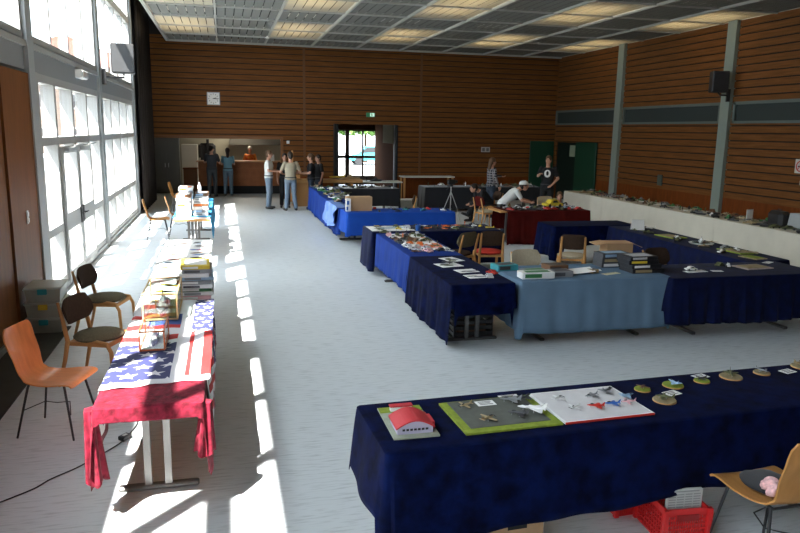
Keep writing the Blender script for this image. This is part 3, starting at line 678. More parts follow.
def wood_chair(label, loc, rotz, seat_m, back_m, frame_m=M_wood, group=None, arms=False):
    t = thing('upholstered_chair', label, 'chair', (*loc, 0), rotz, group)
    prof_ = [(.16, .0), (.21, .008), (.225, .03), (.20, .052), (.12, .062), (0.002, .065)]
    sm = MB().lathe([(0.002, 0)]+prof_, (0, 0, .435), 24); sm.v = [(p[0]*1.0, p[1]*1.02, p[2]) for p in sm.v]; sm.build('seat', seat_m, t, True)
    r_ = MB(); r_.loft([[(-.19, y, .40), (.20, y*.98, .40), (.20, y*.98, .435), (-.19, y, .435)] for y in (-.19, -.165)]); r_.loft([[(-.19, y, .40), (.20, y, .40), (.20, y, .435), (-.19, y, .435)] for y in (.165, .19)])
    r_.box(.18, .205, -.18, .18, .40, .435).box(-.20, -.175, -.18, .18, .40, .435); r_.build('seat_rail', frame_m, t)
    for s_ in (-1, 1):
        MB().tube([(-.02, s_*.2, .44), (.10, s_*.2, .455), (.19, s_*.2, .44), (.23, s_*.2, .36), (.245, s_*.205, .01)], [.012, .016, .018, .018, .014], 8, sq=1.2).build('leg', frame_m, t, True)
        MB().tube([(-.30, s_*.215, .005), (-.235, s_*.2, .25), (-.20, s_*.19, .44), (-.235, s_*.185, .62), (-.28, s_*.18, .80)], [.013, .018, .02, .017, .012], 8, sq=1.2).build('leg', frame_m, t, True)
    bm_ = MB(); rings = []
    for j in range(13):
        u = -1+j/6; w_ = .215*u; xo = .05*(u*u)*1.0-.0
        zt = .125*(1-.25*u**4)
        sec = []
        for a in range(12):
            q = 2*PI*a/12; sec.append((-.262+.035-xo*-1*.6+.016*math.cos(q)-.16*.12*math.sin(q), w_, .71+zt*math.sin(q)*(1 if abs(u) < .99 else .6)))
        rings.append(sec)
    bm_.loft(rings).build('backrest', back_m, t, True)
    return t
ply_chair('orange plywood chair on black tubular legs, nearest at the left', (-1.34, 5.80), -.28, M_orange)
wood_chair('wooden chair with round olive seat and dark back, beside the flag-draped table', (-1.19, 6.90), -.38, M_olive, M_brown)
wood_chair('wooden chair with olive seat standing just behind the nearer olive one', (-1.36, 8.45), -.25, M_olive, M_brown)
for x, y, r_, lb_ in ((-1.42, 15.95, .05, 'natural plywood chair by the windows, leftmost of the three far ones'), (-1.02, 16.7, .1, 'natural plywood chair pushed up to the wooden-topped table'), (-1.25, 21.0, -.1, 'natural plywood chair in the shade beyond the other window-side chairs')):
    ply_chair(lb_, (x, y), r_, M_oak, 'natural plywood chairs by the window wall')
ply_chair('honey plywood chair at the right edge, holding a black jacket and pink cloth', (2.96, 3.07), PI/2+.03, M_oak)
wood_chair('brown padded wooden chair turned sideways inside the blue table ring, left of the pair', (3.66, 10.78), PI/2+.5, M_brown, M_olive)
wood_chair('wooden chair with a red seat beside the brown one inside the blue table ring', (4.22, 10.85), PI/2-.15, cm('red'), M_brown)
wood_chair('wooden chair with brown back between the cardboard box and the dark blue table', (5.45, 10.3), 1.15, M_beige, M_brown)
wood_chair('beige backed chair behind the pale blue table', (3.98, 8.62), -PI/2, M_beige, M_beige)
wood_chair('brown backed chair behind the dark blue table on the right', (5.95, 8.5), -PI/2+.1, M_brown, M_brown)
wood_chair('wooden chair with its back to the woman in the checked shirt', (6.35, 16.6), 0.2, M_beige, M_redc)
ply_chair('natural wooden chair against the left end of the maroon table', (6.95, 16.0), -.6, M_oak)
wood_chair('beige backed chair behind the cars on the maroon table', (7.9, 16.3), -PI/2, M_beige, M_beige)
wood_chair('dark wooden chair behind the brown box on the bright blue table', (4.35, 17.0), 2.9, M_beige, M_brown)

t = thing('jacket', 'black jacket folded over the honey plywood chair seat', 'jacket', (2.985, 3.10, .452), PI/2)
def blob(sx, sy, sz, seed, n=26, k=14, amp=.18):
    r = random.Random(seed); ph = [(r.uniform(2, 7), r.uniform(2, 7), r.uniform(0, 6)) for _ in range(6)]; mb = MB().ell((0, 0, 0), 1, 1, 1, n, k)
    out = []
    for x, y, z in mb.v:
        d = 1+amp*sum(math.sin(a*x+b2*y+c+3*z) for a, b2, c in ph)/3; out.append((x*d*sx, y*d*sy, max(0, (z*d+.75))*sz))
    mb.v = out; return mb
blob(.17, .16, .012, 3, amp=.10).build('folded_cloth', M_blackc, t, True)
o = blob(.055, .065, .045, 8, amp=.3).build('scarf', mat('pink_print', (.75, .45, .45), .8, var=.3, scale=40), None, True, loc=(2.90, 2.99, .468)); tag(o, 'crumpled pink and white cloth on the black jacket', 'cloth')
# ------------------------------------------------------------------ left row of tables
folding_table('folding table under the crimson velvet cloth and the flag, nearest of the left row', -.785, -.185, 4.28, 6.55, feet_in=.38, group='left row of tables')
folding_table('folding table covered with open magazines behind the flag table', -.84, -.18, 6.6, 8.75, top=mat('white_laminate', (.7, .7, .68), .5), group='left row of tables')
folding_table('folding table with bright prints, third from the near end of the left row', -.86, -.2, 8.8, 10.95, top=mat('white_laminate', (.7, .7, .68), .5), group='left row of tables')
folding_table('wooden-topped folding table standing alone at the far end of the left row', -.93, -.28, 13.35, 15.4, group='left row of tables')
folding_table('folding table behind the tall stack of white boxes, last of the left row', -.95, -.3, 15.45, 17.5, group='left row of tables')
def red_prof(side, t, d):
    if side == 's': return .085
    if side == 'c': return .10 if d < .2 else d
    if side == 'w': return .42 if t < .93 else .52
    if side == 'e': return .50-.12*t
    return d
def red_cloth():
    x0, x1, y0, y1 = -.795, -.175, 4.27, 6.95
    o = cloth('crimson crushed velvet cloth on the nearest table of the left row', x0, x1, y0, y1, (.42, .46, .09, .05), M_redv, z=.744, amp=.025, waves=7, seed=9, profile=red_prof, flare=.02)
    # gathered corner falls, one hanging from each near corner
    for s_, cx, L, sd in ((-1, -.83, .46, 1), (1, -.15, .33, 2)):
        mb = MB(); n = 40; r = random.Random(sd); K = 12; rings = []
        ph = r.uniform(0, 6)
        for k in range(K+1):
            t = k/K; row = []
            for i in range(n):
                a = 2*PI*i/n; rad = .026+.02*t+.010*math.sin(5*a+ph)*(.3+t)
                row.append((cx-o.location.x+rad*math.cos(a)*1.25+.03*t*(-s_)*.6, 4.33-o.location.y+rad*math.sin(a)*1.7, .72-L*t*(1+.05*math.sin(3*a))))
            rings.append(row)
        mb.loft(rings, 0).build('hanging_corner', M_redv, o, True)
red_cloth()
# ---- star-and-stripe flag cloth
def flag_material():
    m = bpy.data.materials.new('star_flag_print'); m.use_nodes = True; nt = m.node_tree; b = nt.nodes['Principled BSDF']; b.inputs['Roughness'].default_value = .75
    N = nt.nodes.new; Lk = nt.links.new
    def op(o_, a, b2=None, c=None):
        n = N('ShaderNodeMath'); n.operation = o_
        for i, q in enumerate((a, b2, c)):
            if q is None: continue
            if isinstance(q, (int, float)): n.inputs[i].default_value = q
            else: Lk(q, n.inputs[i])
        return n.outputs[0]
    uv = N('ShaderNodeUVMap'); sp = N('ShaderNodeSeparateXYZ'); Lk(uv.outputs[0], sp.inputs[0]); u, v = sp.outputs[0], sp.outputs[1]
    def mix(f_, a, b2):
        n = N('ShaderNodeMix'); n.data_type = 'RGBA'; Lk(f_, n.inputs[0])
        for i, q in ((6, a), (7, b2)):
            if isinstance(q, tuple): n.inputs[i].default_value = (*q, 1)
            else: Lk(q, n.inputs[i])
        return n.outputs[2]
    W_, B_, R_ = (.72, .70, .72), (.03, .035, .12), (.50, .02, .02)
    def stars(su, sv):
        row = op('FLOOR', op('MULTIPLY', v, sv)); off = op('MULTIPLY', op('MODULO', row, 2), .5)
        px = op('SUBTRACT', op('FRACT', op('ADD', op('MULTIPLY', u, su), off)), .5); py = op('SUBTRACT', op('FRACT', op('MULTIPLY', v, sv)), .5)
        r_ = op('SQRT', op('ADD', op('MULTIPLY', px, px), op('MULTIPLY', py, py))); a = op('ADD', op('ARCTAN2', px, py), PI)
        a = op('ADD', a, PI)
        a = op('ABSOLUTE', op('SUBTRACT', op('MODULO', op('ADD', a, PI/5), 2*PI/5), PI/5))
        qx, qy = op('MULTIPLY', r_, op('COSINE', a)), op('MULTIPLY', r_, op('SINE', a))
        Ro, ri = .42, .17; bx, by = ri*math.cos(PI/5), ri*math.sin(PI/5)
        # inside when cross((B-A),(q-A)) > 0
        cr_ = op('SUBTRACT', op('MULTIPLY', qy, bx-Ro), op('MULTIPLY', op('SUBTRACT', qx, Ro), by))
        return op('GREATER_THAN', cr_, 0)
    st = stars(9, 16); navy = mix(st, B_, W_)
    strp = op('GREATER_THAN', op('FRACT', op('MULTIPLY', u, 11)), .5); stripes = mix(strp, R_, W_)
    band = op('GREATER_THAN', op('FRACT', op('MULTIPLY', v, 7)), .45); bands = mix(band, R_, W_)
    # right flank: stripes, then navy stars farther back
    right = mix(op('GREATER_THAN', v, .52), stripes, mix(stars(14, 18), B_, W_))
    mid = mix(op('GREATER_THAN', v, .40), navy, bands)
    mid = mix(op('MULTIPLY', op('GREATER_THAN', v, .62), op('GREATER_THAN', u, .34)), mid, (.05, .09, .32))
    mid = mix(op('GREATER_THAN', v, .76), mid, W_)
    col = mix(op('GREATER_THAN', u, .51), mid, W_); col = mix(op('GREATER_THAN', u, .57), col, right)
    edge = op('MAXIMUM', op('LESS_THAN', v, .045), op('MAXIMUM', op('LESS_THAN', u, .035), op('GREATER_THAN', u, .975)))
    col = mix(edge, col, W_); Lk(col, b.inputs['Base Color']); return m
def flag():
    x0, x1, y0, y1 = -.77, -.165, 4.62, 6.95; dl, dr = .34, .44
    nu, nv = 90, 90; W_ = dl+(x1-x0)+dr; vs = []; uvs = []; r = random.Random(5)
    for j in range(nv+1):
        v = j/nv
        for i in range(nu+1):
            u = i/nu; s_ = u*W_; slope = .10*math.sin(u*5.2+.6)*(1-v)      # wavy near hem
            y = y0+(y1-y0)*v-slope*.6-.10*max(0, (u-.55))*(1-v)*2
            if s_ < dl: d = dl-s_; x = x0-.045-.03*d/dl-.022*math.sin(y*9)*(d/dl); z = .752-d
            elif s_ > dl+(x1-x0): d = s_-dl-(x1-x0); x = x1+.015+.02*d+.02*math.sin(y*11+d*6)*(min(1, d/.25)); z = .752-d*(.95)
            else: d = 0; x = x0-.04+(s_-dl)*(x1-x0+.08)/(x1-x0); z = .754+.004*math.sin(x*30+y*9)+.003*math.sin(y*17)
            vs.append((x-(x0+x1)/2, y-4.6, z)); uvs.append((u, v))
    fs = [(j*(nu+1)+i, j*(nu+1)+i+1, (j+1)*(nu+1)+i+1, (j+1)*(nu+1)+i) for j in range(nv) for i in range(nu)]
    mb = MB().add(vs, fs); o = mb.build('flag', flag_material(), None, True, loc=((x0+x1)/2, 4.6, 0), recalc=False)
    me = o.data; ul = me.uv_layers.new(name='UVMap')
    for p in me.polygons:
        for li in p.loop_indices: ul.data[li].uv = uvs[me.loops[li].vertex_index]
    md = o.modifiers.new('thick', 'SOLIDIFY'); md.thickness = .002
    tag(o, 'star-spangled red, white and blue flag draped over the crimson cloth', 'flag')
flag()
def display_case(label, x0, x1, y0, y1, z0, h, fm, bar, fill):
    t = thing('display_case', label, 'display case', ((x0+x1)/2, (y0+y1)/2, z0), 0)
    hx, hy = (x1-x0)/2, (y1-y0)/2; m = MB()
    for sx in (-1, 1):
        for sy in (-1, 1): m.box(sx*hx-bar/2, sx*hx+bar/2, sy*hy-bar/2, sy*hy+bar/2, 0, h)
        m.box(sx*hx-bar/2, sx*hx+bar/2, -hy, hy, h-bar, h).box(sx*hx-bar/2, sx*hx+bar/2, -hy, hy, 0, bar)
        m.box(-hx, hx, sx*hy-bar/2, sx*hy+bar/2, h-bar, h).box(-hx, hx, sx*hy-bar/2, sx*hy+bar/2, 0, bar)
    m.build('frame', fm, t)
    g = MB(); g.box(-hx, hx, -hy-.001, -hy+.001, bar, h-bar).box(-hx, hx, hy-.001, hy+.001, bar, h-bar).box(-hx-.001, -hx+.001, -hy, hy, bar, h-bar).box(hx-.001, hx+.001, -hy, hy, bar, h-bar).box(-hx, hx, -hy, hy, h-bar/2-.001, h-bar/2+.001)
    g.build('glass_pane', M_case, t)
    MB().box(-hx+bar, hx-bar, -hy+bar, hy-bar, .003, .012).build('baseboard', fill, t); return t
M_gold = mat('pale_gold_frame', (.62, .42, .20), .4)
display_case('long glass display case with pale gold edges on the flag', -.71, -.43, 6.2, 6.92, .762, .23, M_gold, .012, mat('olive_yellow_felt', (.20, .18, .03), .9))
t = thing('ship_model', 'dark grey model ship inside the gold-edged glass case', 'model ship', (-.57, 6.54, .775))
MB().loft([[(x*w_, y, z) for x, z in ((-.5, .05), (-.3, 0), (.3, 0), (.5, .05))] for y, w_ in ((-.27, .02), (-.18, .09), (0, .12), (.18, .10), (.27, .04))]).build('hull', cm('dark grey'), t)
MB().box(-.03, .03, -.12, .1, .05, .09).box(-.02, .02, -.06, .05, .09, .12).build('superstructure', cm('grey'), t); MB().tube([(0, -.02, .12), (0, -.02, .18)], .005).tube([(-.04, -.02, .16), (.04, -.02, .16)], .003).build('mast', cm('dark grey'), t)
display_case('small glass display case with orange-brown edges in front of the gold one', -.645, -.47, 5.32, 5.74, .762, .15, mat('orange_brown_frame', (.45, .12, .04), .45), .01, M_white)
t = thing('ship_model', 'small dark model boat inside the orange-edged glass case', 'model ship', (-.557, 5.53, .775))
MB().loft([[(x*w_, y, z) for x, z in ((-.5, .035), (-.3, 0), (.3, 0), (.5, .035))] for y, w_ in ((-.15, .01), (-.1, .05), (0, .065), (.1, .055), (.15, .02))]).build('hull', cm('dark grey'), t)
MB().box(-.015, .015, -.05, .06, .035, .07).build('superstructure', cm('silver'), t)
# magazines / prints on the 2nd and 3rd tables
def print_sheet(label, x, y, w_, d, rot, c1, c2, group, seed, z=.737, th=.003, name='magazine'):
    t = thing(name, label, 'magazine', (x, y, z), rot, group); r = random.Random(seed)
    MB().box(-w_/2, w_/2, -d/2, d/2, 0, th).build('cover', M_white, t); m = MB(); 
    for k in range(3):
        cx, cy = r.uniform(-w_*.25, w_*.25), r.uniform(-d*.3, d*.3); a = r.uniform(.45, .8)*w_/2; b_ = r.uniform(.25, .5)*d/2; an = r.uniform(-.6, .6)
        q = [(cx+a*math.cos(2*PI*i/9)*r.uniform(.7, 1), cy+b_*math.sin(2*PI*i/9+an)*r.uniform(.7, 1)) for i in range(9)]
        m.prism(q, th, th+.0006, 'z', k % 2)
    m.build('picture', [cm(c1), cm(c2)], t); return t
r = random.Random(11); C1 = ['orange', 'black', 'dark grey', 'brown', 'orange', 'blue', 'pale blue', 'black']; n = 0
used_l = {}
def uniq(lb):
    used_l[lb] = used_l.get(lb, 0)+1; return lb
for iy in range(9):
    for ix in range(2):
        y = 8.1+.31*iy; x = -.67+.31*ix; c1, c2 = C1[(iy*2+ix) % 8], C1[(iy*3+ix*5+1) % 8]
        print_sheet(f'open magazine with {c1} and {c2} pictures, {"window" if ix == 0 else "aisle"} side, {words_[iy]} from the box stack', x, y, .28, .27, r.uniform(-.12, .12), c1, c2, 'magazines on the left row of tables', iy*7+ix)
# stack of kit boxes
cols_ = ['pink', 'white', 'green', 'white', 'grey', 'pale blue', 'white', 'grey', 'yellow']; z = .737
nm_ = ['salmon kit box at the bottom of the tall stack behind the flag', 'white kit box second from the bottom of the stack behind the flag', 'green kit box low in the stack behind the flag', 'white kit box above the green one behind the flag', 'grey kit box in the middle of the stack behind the flag', 'pale blue kit box in the middle of the stack behind the flag', 'white kit box near the top of the stack behind the flag', 'long grey kit box near the top of the stack behind the flag', 'yellow kit box on top of the stack behind the flag']
def kit_box(label, x, y, z, w_, d, h, rot, c, group, panel='grey', name='kit_box'):
    t = thing(name, label, 'box', (x, y, z), rot, group); MB().box(-w_/2, w_/2, -d/2, d/2, 0, h, 0, .002).build('body', cm(c) if isinstance(c, str) else c, t)
    m = MB().box(-w_*.42, w_*.1, -d/2-.001, -d/2, h*.2, h*.8).box(-w_*.35, w_*.4, -d*.35, d*.3, h, h+.0008); m.build('picture', cm(panel), t); return t
for i, c in enumerate(cols_):
    h = .037; kit_box(nm_[i], -.30+(.012 if i % 2 else -.01), 7.22+.015*(i % 3), z, .30-.02*(i > 5), .42, h-.001, .03*((i % 3)-1), c, 'kit boxes stacked behind the flag', ['white', 'grey', 'white', 'dark grey'][i % 4]); z += h
for i, (x, y, c) in enumerate(((-.62, 7.35, 'white'), (-.60, 7.75, 'white'))): print_sheet('white leaflet lying left of the kit box stack, ' + ('nearer' if i == 0 else 'farther') + ' one', x, y, .3, .32, .1, 'yellow', 'pale blue', 'leaflets', 50+i)
o = thing('figure_model', 'small dark brown figure kit on top of the white prints by the box stack', 'model', (-.5, 7.75, .742)); MB().ell((0, 0, .04), .035, .05, .04).tube([(-.03, 0, 0), (0, 0, .06), (.04, .02, .09)], .012).build('figure', cm('brown'), o, True)
# black bag hanging from the right side
t = thing('shoulder_bag', 'black bag standing under the table beside the kit box stack', 'bag', (-.13, 7.3, .35)); t.location = (-.30, 7.35, 0); MB().box(-.1, .1, -.16, .16, 0, .34, 0, .03).build('bag_body', M_blackc, t); MB().tube([(0, -.1, .33), (0, -.05, .42), (0, .05, .42), (0, .1, .33)], .01).build('handle', M_black, t)
# far left table: stack of white boxes, blue cloth
cloth('sky blue cloth hanging over the aisle side of the last left tables', -.95, -.28, 13.75, 17.4, (.02, .42, .02, .05), mat('cyan_cloth', (.05, .28, .50), .8), amp=.02, seed=21, z=.742)
sd = ['front', 'middle', 'back']
for k, (x, y, n_) in enumerate(((-.76, 14.05, 7), (-.46, 14.1, 5), (-.76, 14.95, 8), (-.46, 15.0, 6))):
    z = .75
    for i in range(n_):
        c = ['white', 'white', 'pale blue', 'white', 'grey', 'white', 'brown', 'white'][(i+k*3) % 8]; h = .058
        kit_box(f'{c} box, {words_[i]} from bottom, {"front" if k < 2 else "back"} {"window" if k % 2 == 0 else "aisle"}-side stack, far left table', x, y, z, .27, .5, h-.002, .02*math.sin(i*2+k), c, 'boxes stacked on the far left tables', ['grey', 'pale blue', 'white', 'orange'][i % 4]); z += h
for i, (x, y, c) in enumerate(((-.7, 13.55, 'teal'), (-.42, 13.6, 'orange'))): print_sheet(f'brochure with {c} cover at the near edge of the far left table', x, y, .26, .2, .1*i, c, 'dark grey', 'brochures on the far left table', 60+i, z=.752 if y > 13.7 else .737)
o = MB().lathe([(.035, 0), (.035, .12), (.015, .15), (.013, .2), (.001, .2)], n=14).build('bottle', M_white, None, True, loc=(-.5, 15.0, .75+.058*6)); tag(o, 'small white bottle on top of the box stack at the far left table', 'bottle')
# storage boxes by the wood wall
t0 = None
for i, (c, lb_) in enumerate((('teal', 'bottom cloudy plastic storage box with a teal clip by the wood wall'), ('yellow', 'middle cloudy plastic storage box with a yellow clip by the wood wall'), ('teal', 'top cloudy plastic storage box with a teal clip by the wood wall'))):
    t = thing('storage_box', lb_, 'storage box', (-2.08, 8.82, .04+.225*i), .03*(i-1), 'plastic storage boxes by the wood wall')
    m = MB().loft([[(-.19-q, -.15-q, z), (.19+q, -.15-q, z), (.19+q, .3+q, z), (-.19-q, .3+q, z)] for z, q in ((0, -.015), (.15, 0))]); m.build('body', M_clear, t)
    MB().box(-.205, .205, -.165, .315, .15, .18, 0, .01).build('lid', mat('cloudy_lid', (.45, .47, .43), .4), t); MB().box(-.05, .05, -.18, -.152, .10, .165, 0, .005).build('clip', M_teal if c == 'teal' else M_yellow, t)
o = MB().box(-.24, .23, -1.95, 1.95, 0, .012).build('floor_mat', mat('dark_rubber_mat', (.05, .055, .05), .9, var=.1, scale=6), None, loc=(-2.08, 7.0, 0)); tag(o, 'dark rubber mat strip along the foot of the wood wall', 'mat')
for o in bpy.data.objects:
    if o.name.startswith('storage_box'): o.location.z = .012+.181*round((o.location.z-.04)/.225)
# cable with inline switch box
pts = [(-1.9, 4.35), (-1.6, 4.55), (-1.46, 4.66), (-1.30, 4.80), (-1.22, 4.92), (-1.08, 5.06), (-.98, 5.2), (-.86, 5.38), (-.81, 5.5), (-.78, 5.62), (-.75, 5.8), (-.78, 6.1), (-.72, 6.6)]
o = MB().tube([(x, y, .0055) for x, y in smooth_prof(pts, 90)], .005, 6).build('power_cable', M_black, None, True); tag(o, 'black power cable snaking across the floor under the crimson cloth table', 'cable')
t = thing('power_adapter', 'small black power box on the cable under the crimson cloth table', 'adapter', (-.81, 5.5, .002), .9); MB().box(-.045, .045, -.03, .03, 0, .035, 0, .006).build('housing', M_black, t); MB().box(-.02, .02, -.012, .012, .035, .037).build('label', M_white, t)
# wall things on the left
t = thing('light_switch', 'chrome double switch plate on the wood wall by the storage boxes', 'switch', (WX+.03, 9.27, 1.30)); MB().box(0, .012, -.04, .04, -.08, .08, 0, .004).build('plate', M_steel, t); MB().box(.012, .02, -.025, .025, .01, .06).box(.012, .02, -.025, .025, -.06, -.01).build('rocker', M_white, t)
t = thing('emergency_light', 'white boxy emergency light on the grey band above the glazed doors', 'light fixture', (WX, 13.25, 3.24)); MB().box(0, .1, -.28, .28, -.07, .07, 0, .01).build('housing', M_white, t); MB().box(.1, .13, -.24, .24, -.055, .055, 0, .02).build('lens', mat('lens_plastic', (.6, .6, .6), .2), t)
def speaker(label, loc, rot, w_, h, d, mats_, arm):
    t = thing('loudspeaker', label, 'loudspeaker', loc, rot)
    MB().box(-w_/2, w_/2, -d/2, d/2, -h/2, h/2, 0, .02).build('cabinet', mats_[0], t); MB().box(-w_/2+.02, w_/2-.02, -d/2-.012, -d/2, -h/2+.02, h/2-.02).build('grille', mats_[1], t)
    MB().tube(arm, .02).box(arm[-1][0]-.04, arm[-1][0]+.04, arm[-1][1]-.04, arm[-1][1]+.04, arm[-1][2]-.15, arm[-1][2]+.15).build('bracket', M_black, t)
speaker('grey loudspeaker on a black bracket on the window wall post', (-1.88, 15.35, 3.70), .10, .44, .56, .35, (M_black, mat('speaker_mesh', (.05, .052, .055), .6)), [(0, 0, -.28), (0, 0, -.36), (-.36, -.12, -.36)])
speaker('black loudspeaker high on the second grey pillar of the right wall', (11.69, 15.25, 3.70), -.35, .38, .5, .3, (M_black, M_black), [(0, 0, -.25), (.05, 0, -.31), (.28, .12, -.31)])

# ------------------------------------------------------------------ blue ring of tables
folding_table('folding table under navy velvet at the near left corner of the blue ring', 2.42, 3.12, 7.25, 9.0, feet_in=.3)
folding_table('folding table under royal blue cloth on the left side of the blue ring', 2.42, 3.12, 9.05, 11.15, feet_in=.3)
folding_table('folding table at the far left corner of the blue ring', 2.42, 4.5, 11.4, 12.1, feet_in=.3)
folding_table('folding table under the pale blue cloth', 3.28, 5.13, 7.3, 8.14, feet_in=.3)
folding_table('folding table under dark navy velvet right of the pale blue one', 5.2, 7.25, 7.2, 7.95, feet_in=.35)
folding_table('folding table under navy velvet on the right side of the blue ring, nearer one', 6.9, 7.5, 8.05, 10.1)
folding_table('folding table under navy velvet on the right side of the blue ring, farther one', 6.9, 7.5, 10.15, 11.55)
folding_table('folding table under navy velvet in front of the maroon table', 5.85, 7.5, 11.7, 12.35, feet_in=.25)
cloth('navy velvet cloth at the near left corner of the blue ring', 2.40, 3.14, 7.22, 9.02, (.64, .30, .24, .03), M_velvet, seed=31, amp=.045, waves=8, corner=1.05, profile=lambda s, t, d: (.64 if s == 'w' else .30 if s == 'e' else (.34 if .05 < t < .95 else .5) if s == 's' else d))
cloth('royal blue cloth on the left side of the blue ring', 2.40, 3.14, 9.03, 11.2, (.50, .3, .03, .3), M_royal, seed=32, amp=.04, waves=10)
cloth('navy cloth over the far left corner table of the blue ring', 2.36, 4.62, 11.36, 12.15, (.62, .62, .55, .5), M_royal if 0 else M_velvetd, seed=33, amp=.05, waves=5)
cloth('pale blue pleated tablecloth between the two navy velvet ones', 3.24, 5.16, 7.26, 8.18, (.56, .5, .60, .3), M_pale, seed=34, amp=.034, waves=9, corner=1.15)
cloth('dark navy velvet cloth right of the pale blue one, hanging in many folds', 5.14, 7.28, 7.17, 7.98, (.4, .64, .56, .3), M_velvetd, seed=35, amp=.07, waves=15, z=.738, corner=1.15)
cloth('dark navy velvet cloth along the right side of the blue ring', 6.86, 7.56, 8.03, 11.6, (.5, .55, .02, .5), M_velvetd, seed=36, amp=.05, z=.739)
cloth('dark blue velvet cloth with bright blue folds in front of the maroon table', 5.82, 7.5, 11.68, 12.4, (.56, .02, .56, .4), M_royal if 0 else M_velvet, seed=37, amp=.06, waves=9, z=.741, profile=lambda s, t, d: ((.58 if t < .1 else .34) if s == 's' else d))
# maroon
folding_table('folding table under the maroon cloth, its wooden top showing at the left end', 5.74, 7.8, 14.15, 14.9)
cloth('maroon cloth on the table of model cars, hanging straight to the floor', 5.90, 7.84, 14.1, 14.95, (.015, .66, .70, .5), M_redc, seed=38, amp=.035, waves=14)
# bright blue
folding_table('folding table under the bright blue cloth', 2.45, 4.65, 14.15, 14.85, feet_in=.45)
cloth('bright blue tablecloth on the middle table beyond the blue ring', 2.40, 4.70, 14.1, 14.9, (.42, .42, .46, .3), M_bright, seed=39, amp=.025, waves=6)
# far left blue column
folding_table('folding table under the long royal blue cloth, nearer one', 2.40, 3.05, 15.05, 17.9)
folding_table('folding table under the long royal blue cloth, farther one', 2.45, 3.1, 18.0, 20.0)
folding_table('folding table of dark models before the lobby door', 2.5, 4.9, 20.1, 20.8)
cloth('royal blue cloth on the nearer tables leading to the lobby door', 2.38, 3.08, 15.0, 18.6, (.60, .3, .4, .02), M_royal, seed=41, amp=.04, waves=5)
cloth('royal blue cloth on the farther tables leading to the lobby door', 2.42, 3.14, 18.62, 20.85, (.64, .3, .02, .3), M_royal, seed=42, amp=.05, waves=5, z=.740)
cloth('black cloth on the table before the lobby door', 3.16, 4.95, 20.05, 20.85, (.02, .5, .5, .3), M_blackc, seed=43, z=.741)
# crumpled light blue sheet over the near end
def crumple():
    mb = MB(); nu, nv = 40, 26; r = random.Random(4); vs = []
    for j in range(nv+1):
        for i in range(nu+1):
            u, v = i/nu, j/nv
            y = 15.0+1.5*u+.05*math.sin(v*9); x = 2.33-.10*v-.05*math.sin(u*14+v*4)*(.3+v)+.02*math.sin(u*31+v*11)
            z = .765-.52*v*(1-.35*abs(u-.4)*2)+.012*math.sin(u*40)*v
            if v < .12: x = 2.62-(2.62-x)*v/.12; z = .756+.008*math.sin(u*30+v*50)
            vs.append((x-2.8, y-15.8, z))
    mb.add(vs, [(j*(nu+1)+i, j*(nu+1)+i+1, (j+1)*(nu+1)+i+1, (j+1)*(nu+1)+i) for j in range(nv) for i in range(nu)])
    o = mb.build('plastic_sheet', M_sky, None, True, loc=(2.8, 15.8, 0)); md = o.modifiers.new('thick', 'SOLIDIFY'); md.thickness = .003; tag(o, 'crumpled light blue plastic sheet hanging from the near end of the royal blue row', 'plastic sheet')
crumple()
# white row by the right wall
WY = [8.0, 10.2, 12.45, 14.7, 16.95, 19.2]
for i in range(5):
    folding_table(f'folding table under cream cloth by the right wall, {words_[4-i]} from the far end', 9.82, 10.5, WY[i], WY[i+1]-.05, group='tables along the right wall')
    cloth(f'cream cloth on the tables along the right wall, {words_[4-i]} from the far end', 9.78, 10.56, WY[i]-.02, WY[i+1]-.03, (.66, .3, .02, .6 if i == 4 else .02), M_cream, seed=50+i, amp=.022, waves=6, z=.742+.0006*i, group='cream cloths along the right wall')
# black draped tables at the back
folding_table('folding table draped in black under the tripod side of the back wall, left one', 5.95, 7.7, 20.6, 21.3)
folding_table('folding table draped in black behind the woman in the checked shirt', 7.75, 9.6, 20.6, 21.3)
cloth('black cloth on the back tables, left one beside the tripod', 5.9, 7.72, 20.55, 21.35, (.66, .02, .66, .4), M_blackc, seed=61, z=.741)
cloth('black cloth on the back tables, right one behind the checked shirt', 7.73, 9.65, 20.55, 21.35, (.02, .66, .40, .4), M_blackc, seed=62, z=.741)
t = thing('side_table', 'long white-topped wooden bench table against the back wall', 'table', (7.0, 24.3, 0)); MB().box(-.95, .95, -.3, .3, .80, .84).build('tabletop', mat('bench_top', (.6, .62, .58), .4), t)
for x in (-.88, .88):
    for y in (-.25, .25): MB().box(x-.03, x+.03, y-.03, y+.03, 0, .80).build('leg', M_wood, t)
t = thing('light_box', 'pale grey storage bin on the floor behind the bright blue table', 'box', (5.5, 21.4, 0)); MB().box(-.28, .28, -.2, .2, 0, .26, 0, .02).build('body', mat('bin_pale', (.5, .52, .5), .5), t); MB().box(-.29, .29, -.21, .21, .26, .3, 0, .01).build('lid', M_white, t)
t = thing('wooden_counter', 'tan wooden counter beside the lobby door behind the group of people', 'counter', (3.0, 22.6, 0)); MB().box(.9, 1.0, -.25, .25, 0, .74).build('side_panel', mat('tan_wood', (.42, .22, .09), .5), t); MB().box(-.9, -.4, -.25, .25, 0, .74).build('cupboard', mat('tan_wood', (.42, .22, .09), .5), t); MB().box(-.95, 1.3, -.3, .3, .74, .84, 0, .01).build('worktop', mat('tan_wood_top', (.50, .28, .12), .45), t)
t = thing('folding_screen', 'tall narrow tan wooden board standing behind the group of people', 'board', (2.2, 23.8, 0)); MB().box(-.03, .03, -.02, .02, 0, 1.7).box(-.25, .25, .0, .02, 0, .9).build('board_panel', mat('tan_wood', (.42, .22, .09), .5), t)
